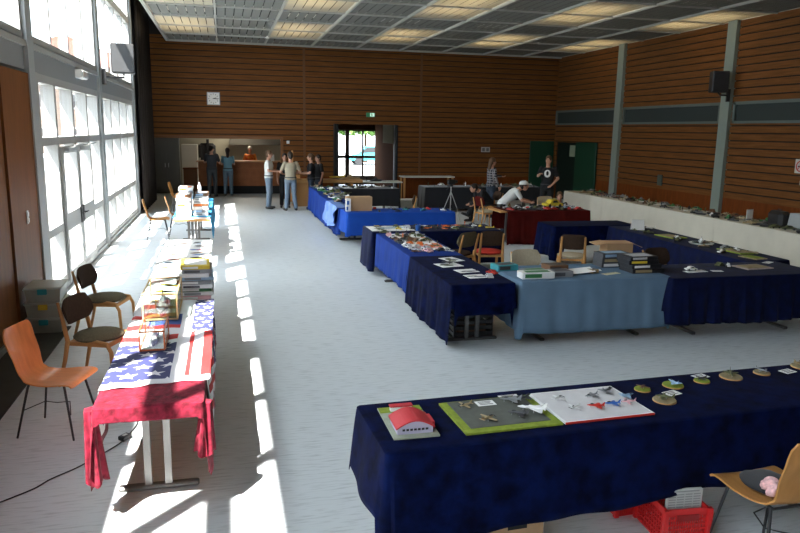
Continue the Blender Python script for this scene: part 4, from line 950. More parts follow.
# ------------------------------------------------------------------ things on the walls
t = thing('wall_clock', 'square white clock with black hands on the back wall', 'clock', (-.28, BY-.04, 3.34)); MB().box(-.21, .21, -.05, 0, -.21, .21, 0, .01).build('case', mat('clock_grey', (.35, .37, .38), .4), t); MB().box(-.185, .185, -.056, -.05, -.185, .185).build('dial', M_white, t)
m = MB()
for i in range(12):
    a = PI*i/6; c, s_ = math.sin(a), math.cos(a); m.add([(c*.13-s_*.008, -.058, s_*.13+c*.008), (c*.13+s_*.008, -.058, s_*.13-c*.008), (c*.165+s_*.008, -.058, s_*.165-c*.008), (c*.165-s_*.008, -.058, s_*.165+c*.008)], [(0, 1, 2, 3)])
m.build('hour_marks', M_black, t)
for L, a, nm in ((.10, 75, 'hour_hand'), (.145, 95, 'minute_hand')):
    c, s_ = math.sin(R(a)), math.cos(R(a)); MB().tube([(-c*.02, -.062, -s_*.02), (c*L, -.062, s_*L)], .009, 6).build(nm, M_black, t)
t = thing('exit_sign', 'small lit green and white exit sign above the lobby door', 'sign', (5.02, BY-.06, 2.93)); MB().box(-.15, .15, -.06, 0, -.075, .075).build('housing', emit_mat('exit_green', (.02, .16, .07), .15), t)
em = emit_mat('exit_white', (.6, .9, .7), .4)
m = MB().box(-.02, .13, -.064, -.06, -.055, .06).build('arrow_panel', em, t)
MB().ell((.03, -.066, .04), .012, .003, .012, 8, 6).tube([(.03, -.066, .03), (.04, -.066, -.005), (.06, -.066, -.04)], .008, 6).tube([(.04, -.066, -.005), (.02, -.066, -.045)], .008, 6).tube([(.0, -.066, .01), (.035, -.066, .02), (.07, -.066, .0)], .006, 6).build('running_figure', M_green, t)
t = thing('pictogram_sign', 'small pale double pictogram sign on the back wall above the checked shirt', 'sign', (9.35, BY-.04, 1.78)); MB().box(-.17, .17, -.01, 0, -.09, .09).build('plate', mat('sign_grey', (.35, .35, .34), .6), t)
MB().box(-.13, -.03, -.014, -.01, -.06, .06).box(.03, .13, -.014, -.01, -.06, .06).build('symbols', mat('sign_dark', (.12, .12, .12), .6), t)
t = thing('no_smoking_sign', 'white no-smoking sign with a red ring on the right wall', 'sign', (RX-.04, 12.85, 1.80)); MB().box(-.01, 0, -.15, .15, -.15, .15).build('plate', mat('sign_white', (.55, .52, .48), .6), t)
ring_ = []
m = MB(); pr_ = [[(-.012-.003*k2, rr*math.cos(2*PI*i/28), rr*math.sin(2*PI*i/28)) for i in range(28)] for k2, rr in ((0, .12), (1, .12), (1, .095), (0, .095))]
m.loft(pr_, closed=True, caps=False); m.tube([(-.014, -.08, .08), (-.014, .08, -.08)], .010, 6); m.build('red_ring', cm('red'), t)
MB().box(-.013, -.01, -.07, .07, -.015, .01).build('cigarette', M_black, t)
t = thing('thermostat', 'small grey box below the no-smoking sign', 'thermostat', (RX-.04, 12.75, 1.45)); MB().box(-.03, 0, -.06, .06, -.05, .05, 0, .01).build('housing', mat('clock_grey', (.35, .37, .38), .4), t)
t = thing('wall_box', 'narrow grey connection box on the right wall between the two far pillars', 'box', (RX-.04, 17.88, 1.15)); MB().box(-.05, 0, -.1, .1, -.15, .15, 0, .01).build('housing', mat('box_grey_green', (.06, .075, .06), .5), t)
for x, z, lb_ in ((2.15, 1.95, 'small white detector box on the back wall right of the serving opening'),):
    t = thing('wall_detector', lb_, 'detector', (x, BY-.04, z)); MB().box(-.05, .05, -.03, 0, -.05, .05, 0, .01).build('housing', M_white, t)
t = thing('projector_hook', 'small white sprinkler on the ceiling grid between the second and third columns', 'sprinkler', (1.35, 22.2, CZ-.05)); MB().lathe([(.001, -.08), (.08, -.06), (.03, -.03), (.03, 0), (.001, 0)]).build('head', M_white, t)

# ------------------------------------------------------------------ small models
def car_mesh(L, w_, h):
    b = MB(); prof = [(-.5, .22), (-.5, .5), (-.28, .58), (-.16, .95), (.14, 1.0), (.27, .62), (.48, .5), (.5, .22)]
    b.prism([(x*L, z*h) for x, z in prof], -w_/2, w_/2, 'y'); 
    for x in (-.3, .3):
        for y in (-1, 1): b.tube([(x*L, y*w_*.42, h*.22), (x*L, y*w_*.52, h*.22)], h*.24, 10, 1)
    b.prism([(-.14*L, h*.62), (-.1*L, h*.9), (.1*L, h*.93), (.2*L, h*.62)], -w_*.505, w_*.505, 'y', 1); return b
def tank_mesh(L, w_, h):
    b = MB(); b.prism([(-.5*L, .3*h), (-.45*L, .55*h), (.4*L, .55*h), (.5*L, .4*h), (.42*L, .15*h), (-.42*L, .15*h)], -w_*.32, w_*.32, 'y')
    for y in (-1, 1): b.prism([(-.5*L, .25*h), (-.42*L, .45*h), (.42*L, .45*h), (.5*L, .28*h), (.38*L, 0), (-.38*L, 0)], min(y*w_*.32, y*w_*.5), max(y*w_*.32, y*w_*.5), 'y', 1)
    b.lathe([(w_*.3, .55*h), (w_*.28, .85*h), (w_*.18, h), (.001, h)], n=10); b.tube([(w_*.2, 0, .72*h), (L*.75, 0, .76*h)], h*.06, 6); return b
def plane_mesh(L, w_, h):
    b = MB(); b.tube([(L*.5, 0, h*.4), (L*.3, 0, h*.42), (-L*.1, 0, h*.45), (-L*.5, 0, h*.5)], [h*.05, h*.16, h*.15, h*.04], 8)
    b.prism([(L*.2, -w_/2), (L*.28, 0), (L*.2, w_/2), (0, w_/2), (-.02*L, 0), (0, -w_/2)], h*.38, h*.42, 'z'); b.prism([(-.4*L, -w_*.2), (-.4*L, w_*.2), (-.5*L, w_*.2), (-.5*L, -w_*.2)], h*.46, h*.49, 'z')
    b.prism([(-.36*L, h*.5), (-.5*L, h*.95), (-.54*L, h*.95), (-.5*L, h*.5)], -h*.02, h*.02, 'y'); b.tube([(L*.2, 0, 0), (L*.2, 0, h*.4)], h*.04, 6, 1); b.tube([(-L*.1, 0, 0), (-L*.1, 0, h*.4)], h*.04, 6, 1); return b
def ship_mesh(L, w_, h):
    b = MB(); b.loft([[(x, y*w_*k*.5, z) for y, z in ((-1, h*.35), (-.6, 0), (.6, 0), (1, h*.35))] for x, k in ((-.5*L, .5), (-.3*L, 1), (.25*L, .9), (.5*L, .08))]); b.box(-.2*L, .1*L, -w_*.25, w_*.25, h*.35, h*.6); b.box(-.08*L, .02*L, -w_*.15, w_*.15, h*.6, h*.8); b.tube([(0, 0, h*.8), (0, 0, h)], h*.04, 6, 1); return b
def figure_mesh(L, w_, h):
    b = MB(); b.lathe([(w_*.5, 0), (w_*.5, h*.08), (.001, h*.09)], n=12, m=1); b.tube([(-w_*.15, 0, h*.05), (0, 0, h*.5), (w_*.15, 0, h*.05)], h*.07, 6); b.tube([(0, 0, h*.45), (0, 0, h*.8)], [h*.12, h*.14], 8); b.ell((0, 0, h*.9), h*.09, h*.09, h*.1, 8, 6); b.tube([(-h*.1, 0, h*.75), (h*.2, -h*.1, h*.6)], h*.04, 6); return b
SH_ = {'car': (car_mesh, 'model_car', 'model car'), 'tank': (tank_mesh, 'model_tank', 'model tank'), 'plane': (plane_mesh, 'model_aircraft', 'model aircraft'), 'ship': (ship_mesh, 'model_ship', 'model ship'), 'figure': (figure_mesh, 'model_figure', 'model figure')}
CACHE = {}
def mini(kind, c, x, y, z, rot, L, label, group):
    fn, nm, cat = SH_[kind]; key = (kind, c)
    if key not in CACHE:
        o = fn(1, .42 if kind in ('car', 'tank') else (1.05 if kind == 'plane' else .3), .34 if kind != 'figure' else .9).build(nm, [cm(c), M_black]); CACHE[key] = o
    else:
        o = CACHE[key].copy(); C.objects.link(o)
    if kind == 'figure': L *= .55
    o.location = (x, y, z); o.rotation_euler = (0, 0, rot); o.scale = (L, L, L)
    return tag(o, label, cat, group)
ORD = words_+['seventeenth', 'eighteenth', 'nineteenth', 'twentieth']
def scatter(x0, x1, y0, y1, z, n, kinds, cols, where, group, seed, Ls=(.12, .2), axis='y', zones=('near end', 'near half', 'middle', 'far half', 'far end')):
    r = random.Random(seed); pts = []; tries = 0
    while len(pts) < n and tries < 6000:
        tries += 1; x, y = r.uniform(x0, x1), r.uniform(y0, y1); L = r.uniform(*Ls)
        if all(math.hypot(x-p[0], y-p[1]) > (L+p[2])*.47 for p in pts): pts.append((x, y, L))
    pts.sort(key=lambda p: p[1] if axis == 'y' else p[0]); cnt = {}; rows = []
    for i, (x, y, L) in enumerate(pts):
        k, c = r.choice(kinds), r.choice(cols); zn = zones[min(len(zones)-1, int(i*len(zones)/len(pts)))]; key = (k, c, zn); cnt[key] = cnt.get(key, 0)+1; rows.append((x, y, L, k, c, zn, cnt[key]))
    for x, y, L, k, c, zn, q in rows:
        tot = cnt[(k, c, zn)]; first = (ORD[q-1]+' ' if tot > 1 else '')
        lb_ = f'{first}{c} {SH_[k][2]} {where}, {zn}'
        mini(k, c, x, y, z, r.uniform(0, 6.28), L, lb_, group)
AR = ['car', 'tank', 'tank', 'plane', 'figure']; AC = ['olive', 'sand', 'dark grey', 'grey', 'brown', 'green', 'black', 'white']
scatter(9.88, 10.45, 8.3, 19.0, .746, 150, ['tank', 'car', 'ship', 'plane', 'tank', 'figure'], ['olive', 'sand', 'dark grey', 'grey', 'brown', 'black', 'white', 'green'], 'on cream cloth by right wall', 'models on the cream tables by the right wall', 71, (.17, .30))
scatter(2.5, 3.0, 16.3, 20.6, .746, 42, ['tank', 'plane', 'car'], ['olive', 'dark grey', 'green', 'sand', 'grey', 'white'], 'on royal blue row by the door', 'models on the royal blue row', 72, (.16, .26))
scatter(3.25, 4.8, 20.1, 20.7, .746, 22, ['tank', 'plane', 'ship'], ['dark grey', 'black', 'olive', 'white'], 'on black cloth before the door', 'models before the lobby door', 73, (.16, .28), axis='x', zones=('left end', 'middle', 'right end'))
scatter(6.0, 7.7, 14.2, 14.85, .748, 46, ['car', 'car', 'car', 'tank'], ['black', 'dark grey', 'white', 'pale blue', 'olive', 'silver', 'red'], 'on maroon cloth', 'model cars on the maroon cloth', 74, (.15, .22), axis='x', zones=('left end', 'left half', 'right half', 'right end'))
mini('car', 'yellow', 7.05, 14.35, .80, .1, .42, 'large bright yellow model car on the maroon cloth', 'model cars on the maroon cloth').scale = (.42, .5, .5)
scatter(3.0, 4.6, 14.2, 14.8, .748, 11, ['car', 'ship'], ['dark grey', 'red', 'silver', 'black', 'teal'], 'on bright blue cloth', 'models on the bright blue cloth', 75, (.14, .22), axis='x', zones=('left end', 'middle', 'right end'))
scatter(2.5, 3.05, 9.25, 11.2, .748, 52, ['car', 'figure', 'car', 'plane', 'car'], ['white', 'orange', 'brown', 'dark grey', 'silver', 'pink', 'olive'], 'on royal blue cloth of the ring', 'models on the left side of the blue ring', 76, (.10, .18))
scatter(2.5, 4.5, 11.45, 12.0, .748, 36, ['car', 'figure', 'plane'], ['white', 'dark grey', 'olive', 'orange', 'black', 'silver', 'yellow'], 'on the far left corner table', 'models on the far corner table', 77, (.10, .17), axis='x', zones=('left end', 'middle', 'right end'))
scatter(6.95, 7.45, 8.2, 11.4, .744, 12, ['tank', 'plane', 'car'], ['olive', 'grey', 'sand', 'white'], 'on dark navy cloth, right side of ring', 'models on the right side of the blue ring', 78, (.12, .2))
scatter(6.0, 9.5, 20.65, 21.2, .746, 26, ['tank', 'figure', 'car', 'ship'], ['black', 'brown', 'dark grey', 'olive', 'white'], 'on black cloth by the back wall', 'models on the black cloths', 79, (.16, .3), axis='x', zones=('left end', 'middle', 'right end'))
def base_rect(label, x, y, z, w_, d, rot, m, group='display bases on the blue ring'):
    t = thing('diorama', label, 'display base', (x, y, z), rot, group); MB().box(-w_/2, w_/2, -d/2, d/2, 0, .012).build('baseboard', m, t); MB().box(-w_*.4, w_*.4, -d*.35, d*.35, .012, .018).build('groundwork', M_earth if m is not M_earth else M_grass, t); return t
base_rect('green meadow base at the far end of the right side of the blue ring', 7.22, 10.25, .742, .3, .45, .1, M_grass)
base_rect('green airfield base on the right side of the blue ring, nearer one', 7.30, 8.75, .742, .3, .5, .05, M_grass)
base_rect('pinkish grey diorama base on the near right corner of the blue ring', 6.62, 7.62, .741, .42, .28, .1, mat('pink_grey_base', (.40, .32, .30), .9, var=.2, scale=20))
base_rect('sand coloured base beside the white napkin, right side of the blue ring', 7.15, 8.25, .742, .22, .3, .2, M_earth)
t = thing('oval_plate', 'white-rimmed oval base with a model ship on the right side of the blue ring', 'display base', (7.25, 9.5, .742), .3, 'display bases on the blue ring'); MB().lathe([(.001, 0), (.17, 0), (.19, .015), (.001, .018)], n=28).build('disc', M_white, t, True); MB().lathe([(.001, .018), (.14, .02), (.001, .024)], n=20).build('sea', mat('teal_sea', (.02, .10, .11), .2), t)
mini('ship', 'white', 7.25, 9.5, .768, .8, .26, 'white model ship on the white-rimmed oval base', 'ship models on the blue ring')
for i, (x, y, k, c, lb_) in enumerate(((5.65, 7.55, 'car', 'white', 'white model truck on a paper sheet, dark navy table right of the pale blue one'), (6.22, 7.75, 'car', 'olive', 'olive model truck at the middle of the dark navy table'), (6.30, 7.68, 'tank', 'white', 'white model beside the olive truck on the dark navy table'), (2.95, 7.52, 'car', 'silver', 'silver model car at the near end of the navy velvet corner table'), (3.06, 7.72, 'car', 'red', 'red model car near the pale blue cloth edge'))): mini(k, c, x, y, .746, .5*i, .15, lb_, 'single models on the blue ring')
card('white paper under the white model truck on the dark navy table', 5.68, 7.50, .1, .3, .12, .741, 0); card('small white card in the middle of the dark navy table', 5.98, 7.48, -.2, .14, .08, .741, 1)
card('small white card on the dark navy table, right of the pink diorama', 7.1, 7.9, .5, .18, .09, .742, 1)
for lb_, x, y, w_, d, a in (('white paper sheet on the navy velvet corner table, farthest', 2.88, 8.72, .22, .3, .3), ('white picture sheet with a dark model on the navy velvet corner table', 2.72, 8.35, .3, .26, .2), ('grey printed picture on the navy velvet corner table', 2.82, 7.95, .26, .2, .15), ('green printed picture nearest on the navy velvet corner table', 2.82, 7.62, .24, .2, .1)):
    print_sheet(lb_, x, y, w_, d, a, 'dark grey' if 'grey' in lb_ else 'olive', 'grey', 'picture sheets on the navy velvet corner table', int(x*100+y*10), z=.7445, name='picture_sheet')
mini('plane', 'black', 2.75, 8.4, .748, 1.2, .2, 'black model plane on the white picture sheet of the corner table', 'single models on the blue ring')
print_sheet('white paper cloth with models at the left end of the far corner table', 2.75, 11.75, .75, .6, 0, 'pale blue', 'dark grey', 'paper mats on the blue ring', 5, z=.7435, name='paper_mat'); print_sheet('white paper mat under the models of the royal blue cloth', 2.85, 10.3, .5, 1.6, 0, 'brown', 'orange', 'paper mats on the blue ring', 8, z=.7435, name='paper_mat')
o = MB().lathe([(.04, 0), (.045, .1), (.04, .1), (.001, .01)], n=14).build('cup', cm('blue'), None, True, loc=(3.15, 11.4, .745)); tag(o, 'bright blue cup on the far left corner table of the ring', 'cup')
# pale blue table: kit boxes
Zp = .744
for a in (('low teal kit box at the left end of the pale blue table', 3.32, 7.98, .28, .2, .07, .15, 'teal'), ('white and green kit box at the near left of the pale blue table', 3.50, 7.45, .40, .17, .075, -.02, 'white'), ('white kit box lying behind the green and white one', 3.58, 7.70, .30, .16, .05, .1, 'grey'),
          ('pale grey kit box in the left middle of the pale blue table', 3.83, 7.50, .26, .18, .07, .02, 'grey'), ('brown open carton of parts on the pale blue table', 3.87, 7.72, .26, .2, .10, .1, 'brown'), ('small cream carton in the middle of the pale blue table', 4.33, 7.62, .10, .1, .045, .3, 'sand')):
    kit_box(a[0], a[1], a[2], Zp, a[3], a[4], a[5], a[6], a[7], 'kit boxes on the pale blue table', panel='green' if 'green' in a[0] else 'dark grey')
m = MB().loft([[(-.2, -.1, 0), (.2, -.1, .03), (.2, -.097, .033), (-.2, -.097, .003)], [(-.18, .1, .02), (.22, .1, .05), (.22, .1, .053), (-.18, .1, .023)]]); o = m.build('leaflet', M_white, None, loc=(4.12, 7.62, Zp+.002)); tag(o, 'curled white leaflet right of the cartons on the pale blue table', 'leaflet')
card('yellowish paper lying left of the dark kit box pile', 4.52, 7.52, .3, .25, .09, Zp+.001, 1, mat('cream_paper', (.6, .55, .35), .8)); card('white folded paper in the middle of the pale blue table', 4.42, 7.78, -.3, .2, .1, Zp+.001, 1)
zz = Zp
for i, (x, y, w_, d, h, a) in enumerate(((5.0, 7.62, .44, .30, .055, .02), (4.98, 7.64, .42, .30, .05, .05), (4.96, 7.66, .41, .29, .05, .0), (4.95, 7.66, .39, .29, .045, .06))):
    kit_box(f'black kit box in the pile on the pale blue table, {words_[i]} from the bottom', x, y, zz, w_, d, h-.001, a, 'black', 'dark kit boxes on the pale blue table', panel=['sand', 'white', 'yellow', 'silver'][i]); zz += h
zz = Zp
for i in range(3): kit_box(f'grey kit box in the pile behind the black ones, {words_[i]} from bottom', 4.80, 8.0, zz, .40, .22, .059, .03*i, 'dark grey', 'dark kit boxes on the pale blue table', panel=['white', 'sand', 'pale blue'][i]); zz += .06
t = thing('cardboard_carton', 'tall open cardboard carton behind the pale blue table', 'box', (5.55, 9.15, .0), -.15)
MB().box(-.19, .19, -.15, .15, .0, .86).build('carton_body', M_card, t)
MB().loft([[(-.19, -.15, .86), (-.19, .15, .86), (-.19, .15, .866), (-.19, -.15, .866)], [(-.36, -.15, .83), (-.36, .15, .83), (-.36, .15, .836), (-.36, -.15, .836)]]).build('flap', M_card, t)
MB().loft([[(.19, -.15, .86), (.19, .15, .86), (.19, .15, .866), (.19, -.15, .866)], [(.33, -.15, .80), (.33, .15, .80), (.33, .15, .806), (.33, -.15, .806)]]).build('flap', M_card, t)
t = thing('cardboard_box', 'brown cardboard box lying on its side on the bright blue cloth', 'box', (2.72, 14.55, .746), 0); MB().box(-.26, .26, -.14, .14, 0, .29).build('body', M_card, t)
t = thing('poster_bag', 'white and blue printed bag leaning left of the brown cardboard box', 'bag', (2.36, 14.55, .746)); t.location = (2.42, 14.42, .746); t.rotation_euler = (0, 0, .1); t.location.x = 2.5; t.location.y = 14.36; MB().box(-.09, .02, -.02, .02, 0, .27, 0, .01).build('bag_body', M_white, t)
MB().box(-.08, -.04, -.022, -.02, .03, .1).box(-.07, -.02, -.022, -.02, .14, .22).build('print', cm('blue'), t)
t = thing('display_card', 'white standing card on the far right side of the blue ring', 'card', (7.13, 11.1, .742), -.2); MB().prism([(-.06, 0), (-.05, 0), (.005, .18), (-.005, .18)], -.11, .11, 'x').prism([(.05, 0), (.06, 0), (.005, .18), (-.005, .18)], -.11, .11, 'x').build('card', M_white, t)
t = thing('display_card', 'small white standing card on the cream cloth below the right wall, near pillar', 'card', (10.3, 12.1, .746), .2); MB().box(-.09, .09, -.006, .006, 0, .22).build('card', M_white, t)
t = thing('instrument_case', 'black case with rounded corners standing on the cream cloth at the right', 'case', (10.15, 11.15, .746), 1.4); MB().box(-.22, .22, -.12, .12, 0, .30, 0, .06).build('case_body', M_black, t); MB().tube([(-.05, 0, .29), (-.05, 0, .33), (.05, 0, .33), (.05, 0, .29)], .008).build('handle', M_black, t)
t = thing('grey_hood', 'pale grey plastic bag behind the black case on the cream cloth', 'bag', (10.25, 10.75, .746), 0); MB().prism([(-.17, 0), (.17, 0), (.12, .29), (-.14, .31)], -.12, .12, 'x').build('bag_body', mat('grey_bag', (.35, .36, .37), .5), t)
# tripod
t = thing('camera_tripod', 'silver camera tripod standing in front of the black cloths', 'tripod', (5.85, 17.95, 0)); t.scale = (.88, .88, .88)
for k in range(3):
    a = R(250+120*k); MB().tube([(0, 0, .95), (.22*math.cos(a), .22*math.sin(a), .45), (.36*math.cos(a), .36*math.sin(a), .01)], [.014, .012, .010]).build('leg', M_steel, t)
MB().tube([(0, 0, .55), (0, 0, 1.12)], .017).build('centre_column', M_steel, t); MB().box(-.05, .05, -.05, .05, 1.1, 1.16, 0, .01).tube([(0, 0, 1.13), (-.18, -.12, 1.02)], .009).build('tripod_head', M_black, t)
t = thing('camera', 'black video camera mounted on the silver tripod', 'camera', (5.85, 17.95, 1.025), .4); MB().box(-.12, .12, -.05, .05, 0, .13, 0, .02).build('camera_body', M_black, t); MB().tube([(.12, 0, .07), (.2, 0, .07)], .038, 14).build('lens', M_black, t)
# things on the tan counter and the lobby table
mini('ship', 'sand', 3.95, 22.5, .842, .1, .6, 'large tan model ship on the wooden counter by the lobby door', 'models on the wooden counter'); mini('plane', 'yellow', 3.5, 22.55, .842, 2.8, .5, 'yellowish model plane on the wooden counter by the lobby door', 'models on the wooden counter')
t = thing('lobby_table', 'pale-topped table in the lobby opening with dark models', 'table', (5.0, 23.2, 0)); MB().box(-.75, .75, -.35, .35, .70, .74).build('tabletop', mat('bench_top', (.6, .62, .58), .4), t)
for x in (-.68, .68):
    for y in (-.28, .28): MB().box(x-.025, x+.025, y-.025, y+.025, 0, .7).build('leg', M_black, t)
mini('ship', 'dark grey', 4.9, 23.1, .742, .4, .45, 'dark model ship on the pale-topped table in the lobby opening', 'models before the lobby'); mini('figure', 'black', 4.6, 23.2, .742, 1, .3, 'black model figure on the pale-topped table in the lobby opening', 'models before the lobby')

# ------------------------------------------------------------------ people
def loftbody(mb, pts, n=20):
    """pts: (x, y, z, rx_depth, ry_width); rings perpendicular to the path, width along local y"""
    P = [Vector(p[:3]) for p in pts]; rings = []
    for i, p in enumerate(pts):
        d = (P[min(i+1, len(P)-1)]-P[max(0, i-1)]).normalized(); wv = Vector((0, 1, 0)); wv = (wv-d*wv.dot(d)).normalized(); u = wv.cross(d).normalized()
        rings.append([tuple(P[i]+u*p[3]*math.cos(2*PI*k/n)+wv*p[4]*math.sin(2*PI*k/n)) for k in range(n)])
    return mb.loft(rings)
def person(label, loc, rotz, top, bottom, hair, pose=None, s=1.0, female=False, long_hair=False, cap=None, sleeves='short', turn=0, top_name='shirt', extra=None):
    J = dict(pelvis=(0, 0, .95), waist=(0, 0, 1.08), chest=(.01, 0, 1.30), neck=(0, 0, 1.47), head=(.02, 0, 1.635), shL=(0, .175, 1.42), elL=(-.02, .24, 1.14), wrL=(.06, .24, .90), shR=(0, -.175, 1.42), elR=(-.02, -.24, 1.14), wrR=(.06, -.24, .90),
             hipL=(0, .09, .92), knL=(.02, .10, .50), anL=(-.02, .11, .085), hipR=(0, -.09, .92), knR=(.02, -.10, .50), anR=(-.02, -.11, .085), toeL=None, toeR=None)
    J.update(pose or {}); V = {k: Vector(v) for k, v in J.items() if v}; k_ = .93 if female else 1
    root = thing('person', label, 'person', loc, rotz); root.scale = (s, s, s)
    def torso(mb, g=0, bot=0):
        p, w_, c, n_ = V['pelvis'], V['waist'], V['chest'], V['neck']; up = (c-p).normalized()
        q = [(*(p-up*.07), .08+g, .10+g), (*p, .115+g, .165+g), (*w_, .10+g, .14*k_+g), (*c, .12+g, .17*k_+g), (*(c.lerp(n_, .55)), .10+g, .165*k_+g), (*(c.lerp(n_, .85)), .07+g, .10+g)]
        return loftbody(mb, q)
    def limb(mb, a, b_, c, r0, r1, r2, frac=1.0):
        mb.caps(V[a], V[b_], r0, r1)
        e = V[b_].lerp(V[c], frac); mb.caps(V[b_], e, r1, r1+(r2-r1)*frac)
    body = MB(); torso(body)
    nh = (V['head']-V['neck']); body.caps(V['neck']-nh*.25, V['neck']+nh*.6, .058, .05)
    H = V['head']; body.ell(H+Vector((0, 0, .01)), .093, .074, .115, 18, 14); body.ell(H+Vector((.03, 0, -.055)), .058, .052, .058, 14, 10)
    ct, st_ = math.cos(turn), math.sin(turn)
    def hd(x, y, z): return (H.x+x*ct-y*st_, H.y+x*st_+y*ct, H.z+z)
    body.caps(hd(.088, 0, .015), hd(.108, 0, -.02), .010, .015, 8); body.ell(hd(0, .076, -.005), .016, .01, .028, 8, 6); body.ell(hd(0, -.076, -.005), .016, .01, .028, 8, 6); body.caps(hd(.085, -.018, -.05), hd(.085, .018, -.05), .011, .011, 8)
    for q in 'LR':
        limb(body, 'sh'+q, 'el'+q, 'wr'+q, .047*k_, .038*k_, .027)
        w_, e = V['wr'+q], V['el'+q]; d = (w_-e).normalized(); sgn = 1 if q == 'L' else -1
        side = d.cross(Vector((0, 0, 1))); side = side.normalized() if side.length > .2 else Vector((1, 0, 0)); nrm = side.cross(d).normalized()
        if abs(d.z) > .8: side = Vector((1, 0, 0)); side = (side-d*side.dot(d)).normalized(); nrm = side.cross(d).normalized()
        palm = w_+d*.07
        for f in (-1, 0, 1): body.caps(w_+d*.015+side*f*.012, palm+side*f*.022, .016, .015, 8)
        inn = nrm*(1 if nrm.y*sgn < 0 else -1)
        for f, L in ((-1.5, .060), (-.5, .072), (.5, .068), (1.5, .052)):
            b0 = palm+side*f*.019; m1 = b0+d*L*.55+inn*.010+side*f*.002; m2 = m1+d*L*.4+inn*.022
            body.caps(b0, m1, .0105, .010, 8); body.caps(m1, m2, .010, .009, 8)
        tb = w_+d*.03+side*.028; body.caps(tb, tb+d*.03+side*.024+inn*.01, .013, .011, 8); body.caps(tb+d*.03+side*.024+inn*.01, tb+d*.055+side*.028+inn*.02, .011, .0095, 8)
        limb(body, 'hip'+q, 'kn'+q, 'an'+q, .08, .055, .04)
        a = V['an'+q]; toe = V.get('toe'+q, a+Vector((.15, .02*sgn, -.05))); body.caps(a+Vector((-.03, 0, -.035)), toe, .035, .028, 10)
    def soft(o, vox, it=3):
        md = o.modifiers.new('skin', 'REMESH'); md.mode = 'VOXEL'; md.voxel_size = vox; md.use_smooth_shade = True
        m2 = o.modifiers.new('soft', 'SMOOTH'); m2.factor = .5; m2.iterations = it; return o
    soft(body.build('body', M_skin, root, 2), .0085, 2)
    if top:
        g = .016; tm = MB(); torso(tm, g); fr = 1.0 if sleeves == 'long' else 0
        for q in 'LR':
            tm.caps(V['sh'+q], V['sh'+q].lerp(V['el'+q], 1 if fr else .72), .062*k_, .052*k_)
            if fr: tm.caps(V['el'+q], V['el'+q].lerp(V['wr'+q], .92), .052*k_, .036)
        tm.caps(V['pelvis']+Vector((0, -.05, .02)), V['pelvis']+Vector((0, .05, .02)), .125, .125)
        soft(tm.build(top_name, top, root, 2), .013)
    if bottom:
        bm_ = MB(); p = V['pelvis']; bm_.caps(p+Vector((0, -.05, -.03)), p+Vector((0, .05, -.03)), .118, .118)
        for q in 'LR':
            bm_.caps(V['hip'+q], V['kn'+q], .098, .074); bm_.caps(V['kn'+q], V['kn'+q].lerp(V['an'+q], .93), .074, .062)
        soft(bm_.build('trousers', bottom, root, 2), .013)
        MB().tube([(p.x+.128*math.cos(2*PI*i/20), p.y+.172*math.sin(2*PI*i/20), p.z+.055) for i in range(21)], .014, 6).build('belt', M_black, root) if pose is None or 'pelvis' not in (pose or {}) else None
    for q in 'LR':
        a = V['an'+q]; sgn = 1 if q == 'L' else -1; toe = V.get('toe'+q, a+Vector((.15, .02*sgn, -.045))); sm = MB(); sm.caps(a+Vector((-.035, 0, -.035)), toe, .043, .036, 12); sm.v = [(x, y, max(z, min(0.0, a.z-.085)+.003)) for x, y, z in sm.v]; soft(sm.build('shoe', M_black, root, 2), .010)
    hm = MB(); hm.ell(hd(-.012, 0, .030), .100, .085, .105, 18, 12, lo=-35); hm.ell(hd(-.035, 0, -.01), .075, .078, .085, 16, 10)
    if long_hair: hm.caps(hd(-.06, 0, .0), hd(-.10, 0, -.20), .065, .05)
    ho = hm.build('hair', hair, root, 2); soft(ho, .012, 2)
    ho_ = MB()
    for sy in (-1, 1): e = MB().ell(hd(.083, sy*.03, .018), .009, .012, .008, 8, 6).build('eye', M_black, root, True)
    if cap:
        cp = MB().ell(hd(-.008, 0, .045), .108, .093, .085, 18, 10, lo=-10); cp.loft([[hd(.07, -.07, .045), hd(.07, .07, .045), hd(.07, .07, .053), hd(.07, -.07, .053)], [hd(.18, -.05, .035), hd(.18, .05, .035), hd(.18, .05, .042), hd(.18, -.05, .042)]]); cp.build('cap', cap, root, True)
    if extra: extra(root, V)
    return root
M_jeans = mat('blue_jeans', (.10, .15, .20), .85, var=.15, scale=20); M_jeansd = mat('dark_jeans', (.02, .03, .05), .85, var=.15, scale=20); M_jeansl = mat('light_jeans', (.16, .21, .27), .85, var=.12, scale=20)
M_hairb = mat('dark_hair', (.02, .012, .008), .6); M_hairm = mat('brown_hair', (.09, .045, .02), .6); M_hairl = mat('grey_hair', (.45, .42, .36), .6)
M_tw = mat('white_tshirt', (.60, .60, .58), .85); M_tb = mat('light_blue_tshirt', (.13, .26, .32), .85); M_tg = mat('dark_grey_shirt', (.035, .04, .05), .85); M_tbe = mat('beige_shirt', (.36, .31, .22), .85); M_tk = mat('black_tshirt', (.008, .008, .010), .9)
M_patt = mat('red_orange_print', (.45, .03, .01), .8, scale=14, col2=(.60, .25, .02))
A_front = dict(elL=(.05, .25, 1.16), wrL=(.27, .12, 1.14), elR=(.05, -.25, 1.16), wrR=(.27, -.12, 1.14))
person('man in dark grey shirt and trousers standing at the serving counter', (-.42, 25.75, 0), 1.35, M_tg, mat('grey_trousers', (.05, .06, .07), .85), M_hairb, dict(elL=(.08, .26, 1.18), wrL=(.30, .2, 1.2), elR=(.02, -.27, 1.16), wrR=(.25, -.22, 1.18)), 1.02, turn=-.7)
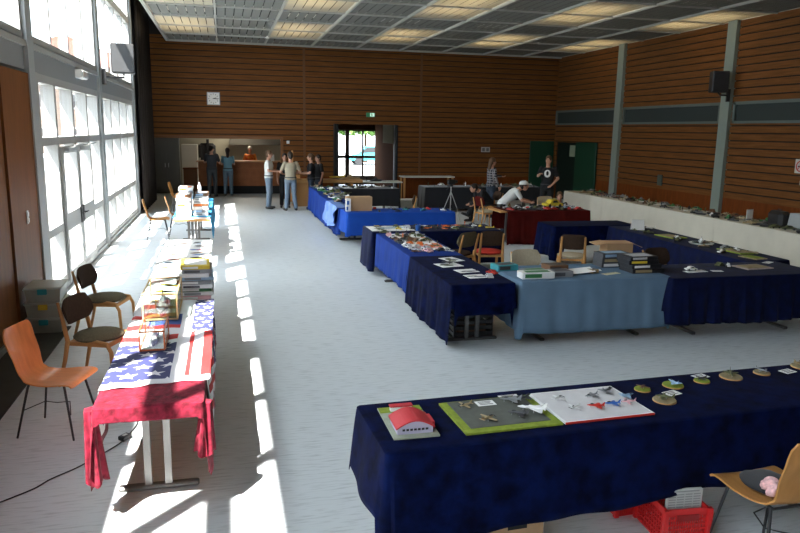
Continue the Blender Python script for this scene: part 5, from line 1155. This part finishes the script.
person('woman in light blue t-shirt and jeans with dark ponytail at the counter', (.13, 26.05, 0), PI/2, M_tb, M_jeans, M_hairb, dict(elL=(.05, .22, 1.16), wrL=(.26, .16, 1.18), elR=(.05, -.22, 1.16), wrR=(.26, -.16, 1.18)), .97, female=True, long_hair=True)
person('person in red and orange patterned top serving behind the counter', (.98, 27.9, 0), -PI/2-.3, M_patt, M_tk, M_hairl, A_front, .98, sleeves='long')
person('man in white t-shirt and jeans talking, arms folded forward', (1.30, 21.75, 0), -.25, M_tw, M_jeansl, M_hairm, A_front, 1.0)
person('man in beige shirt and light jeans seen from behind', (1.90, 21.15, 0), PI/2+.15, M_tbe, M_jeansl, M_hairb, dict(elL=(0, .30, 1.16), wrL=(.16, .20, 1.10), elR=(0, -.30, 1.16), wrR=(.2, -.2, 1.12), anL=(-.02, .15, .085), anR=(-.02, -.15, .085)), .99)
person('person in black standing hidden behind the beige-shirted man', (1.80, 22.0, 0), -PI/2, M_tk, M_tk, M_hairb, None, .95)
person('person in black t-shirt and dark jeans facing the group, nearest the lobby door', (2.55, 21.45, 0), PI-.1, M_tk, M_jeansd, M_hairm, A_front, .96, female=True)
person('dark-haired person in black behind the one facing the group', (2.85, 22.05, 0), PI+.4, M_tk, M_jeansd, M_hairb, None, .93)
def check_shirt():
    m = mat('checked_shirt', (.03, .035, .05), .85); nt = m.node_tree; b = nt.nodes['Principled BSDF']; tc = nt.nodes.new('ShaderNodeTexCoord'); sp_ = nt.nodes.new('ShaderNodeSeparateXYZ'); nt.links.new(tc.outputs['Object'], sp_.inputs[0]); o_ = None
    for ax in (1, 2):
        a = nt.nodes.new('ShaderNodeMath'); a.operation = 'MULTIPLY'; a.inputs[1].default_value = 14; nt.links.new(sp_.outputs[ax], a.inputs[0]); f_ = nt.nodes.new('ShaderNodeMath'); f_.operation = 'FRACT'; nt.links.new(a.outputs[0], f_.inputs[0]); g = nt.nodes.new('ShaderNodeMath'); g.operation = 'GREATER_THAN'; g.inputs[1].default_value = .65; nt.links.new(f_.outputs[0], g.inputs[0])
        if o_ is None: o_ = g.outputs[0]
        else: mx_ = nt.nodes.new('ShaderNodeMath'); mx_.operation = 'MAXIMUM'; nt.links.new(o_, mx_.inputs[0]); nt.links.new(g.outputs[0], mx_.inputs[1]); o_ = mx_.outputs[0]
    cm_ = nt.nodes.new('ShaderNodeMix'); cm_.data_type = 'RGBA'; nt.links.new(o_, cm_.inputs[0]); cm_.inputs[6].default_value = (.015, .015, .025, 1); cm_.inputs[7].default_value = (.22, .2, .2, 1); nt.links.new(cm_.outputs[2], b.inputs['Base Color']); return m
person('woman in dark checked shirt with an arm stretched out over the table', (7.35, 18.9, 0), .15, check_shirt(), M_jeansd, M_hairm, dict(elL=(.22, .22, 1.22), wrL=(.46, .20, 1.20), elR=(.0, -.26, 1.14), wrR=(.12, -.24, .93)), .97, female=True, long_hair=True, sleeves='long')
def print_patch(root, V):
    c = V['chest']; MB().ell((c.x+.132, -.01, c.z-.01), .012, .085, .10, 16, 8).build('chest_print', M_white, root, True); MB().ell((c.x+.142, -.01, c.z), .008, .035, .06, 12, 6).build('print_figure', M_tk, root, True)
person('man in black t-shirt with a white chest print behind the maroon table', (8.6, 17.9, 0), -PI/2-.45, M_tk, M_tk, M_hairm, dict(elL=(.05, .27, 1.16), wrL=(.16, .12, 1.0), elR=(.08, -.25, 1.22), wrR=(.26, -.2, 1.28)), 1.03, turn=-.5, extra=print_patch)
person('boy in white cap and t-shirt leaning over the model cars', (6.55, 15.75, 0), -.35, M_tw, M_jeansd, M_hairb, dict(pelvis=(-.1, 0, .72), waist=(-.03, 0, .82), chest=(.14, 0, .97), neck=(.26, 0, 1.08), head=(.38, 0, 1.17), shL=(.22, .17, 1.04), elL=(.34, .24, .84), wrL=(.52, .16, .80), shR=(.22, -.17, 1.04), elR=(.34, -.24, .84), wrR=(.50, -.2, .80), hipL=(-.1, .09, .70), knL=(.05, .10, .40), hipR=(-.1, -.09, .70), knR=(.05, -.10, .40), anL=(-.08, .11, .085), anR=(-.08, -.11, .085)), 1.0, cap=M_tw)
SIT = dict(pelvis=(0, 0, .52), waist=(0, 0, .64), chest=(.02, 0, .86), neck=(.03, 0, 1.04), head=(.06, 0, 1.20), shL=(.03, .175, .98), elL=(.06, .24, .72), wrL=(.28, .16, .66), shR=(.03, -.175, .98), elR=(.06, -.24, .72), wrR=(.28, -.16, .66), hipL=(.02, .09, .52), knL=(.44, .12, .50), anL=(.46, .13, .085), hipR=(.02, -.09, .52), knR=(.44, -.12, .50), anR=(.46, -.13, .085))
person('brown-haired boy sitting low behind the yellow model car', (7.75, 15.45, 0), -PI/2-.3, M_tg, M_jeansd, M_hairm, {k: (v[0], v[1], v[2]-(.13 if v[2] > .5 else 0)) for k, v in SIT.items()}, .88)
s2 = dict(SIT); s2.update(waist=(.06, 0, .62), chest=(.20, 0, .76), neck=(.33, 0, .86), head=(.46, 0, .92), shL=(.28, .175, .82), elL=(.36, .24, .60), wrL=(.50, .16, .50), shR=(.28, -.175, .82), elR=(.36, -.24, .60), wrR=(.50, -.16, .50)); s2['anL'] = (.62, .02, .22); s2['knL'] = (.46, .10, .56); s2['toeL'] = (.78, .0, .26)
person('person in black sitting bent forward beside the tripod', (6.95, 18.0, 0), PI+.1, M_tk, M_tk, M_hairb, s2, 1.0, sleeves='long')
wood_chair('wooden chair under the person in black bent forward', (7.0, 18.0), PI+.1, M_brown, M_brown)

t = thing('folding_crate', 'black folding crate standing under the near navy velvet corner table', 'crate', (2.80, 7.75, 0)); m = MB().box(-.24, .24, -.17, .17, 0, .015)
for z in (.04, .11, .18, .25): m.box(-.24, .24, -.17, -.155, z, z+.045).box(-.24, .24, .155, .17, z, z+.045).box(-.24, -.225, -.17, .17, z, z+.045).box(.225, .24, -.17, .17, z, z+.045)
for x in (-.23, .23):
    for y in (-.16, .16): m.box(x-.012, x+.012, y-.012, y+.012, 0, .30)
m.build('basket', M_black, t)
o = MB().box(-.18, .18, -.12, .12, 0, .14, 0, .01).build('parcel', cm('brown'), None, loc=(2.80, 7.75, .018)); tag(o, 'brown parcel lying in the black folding crate', 'box')
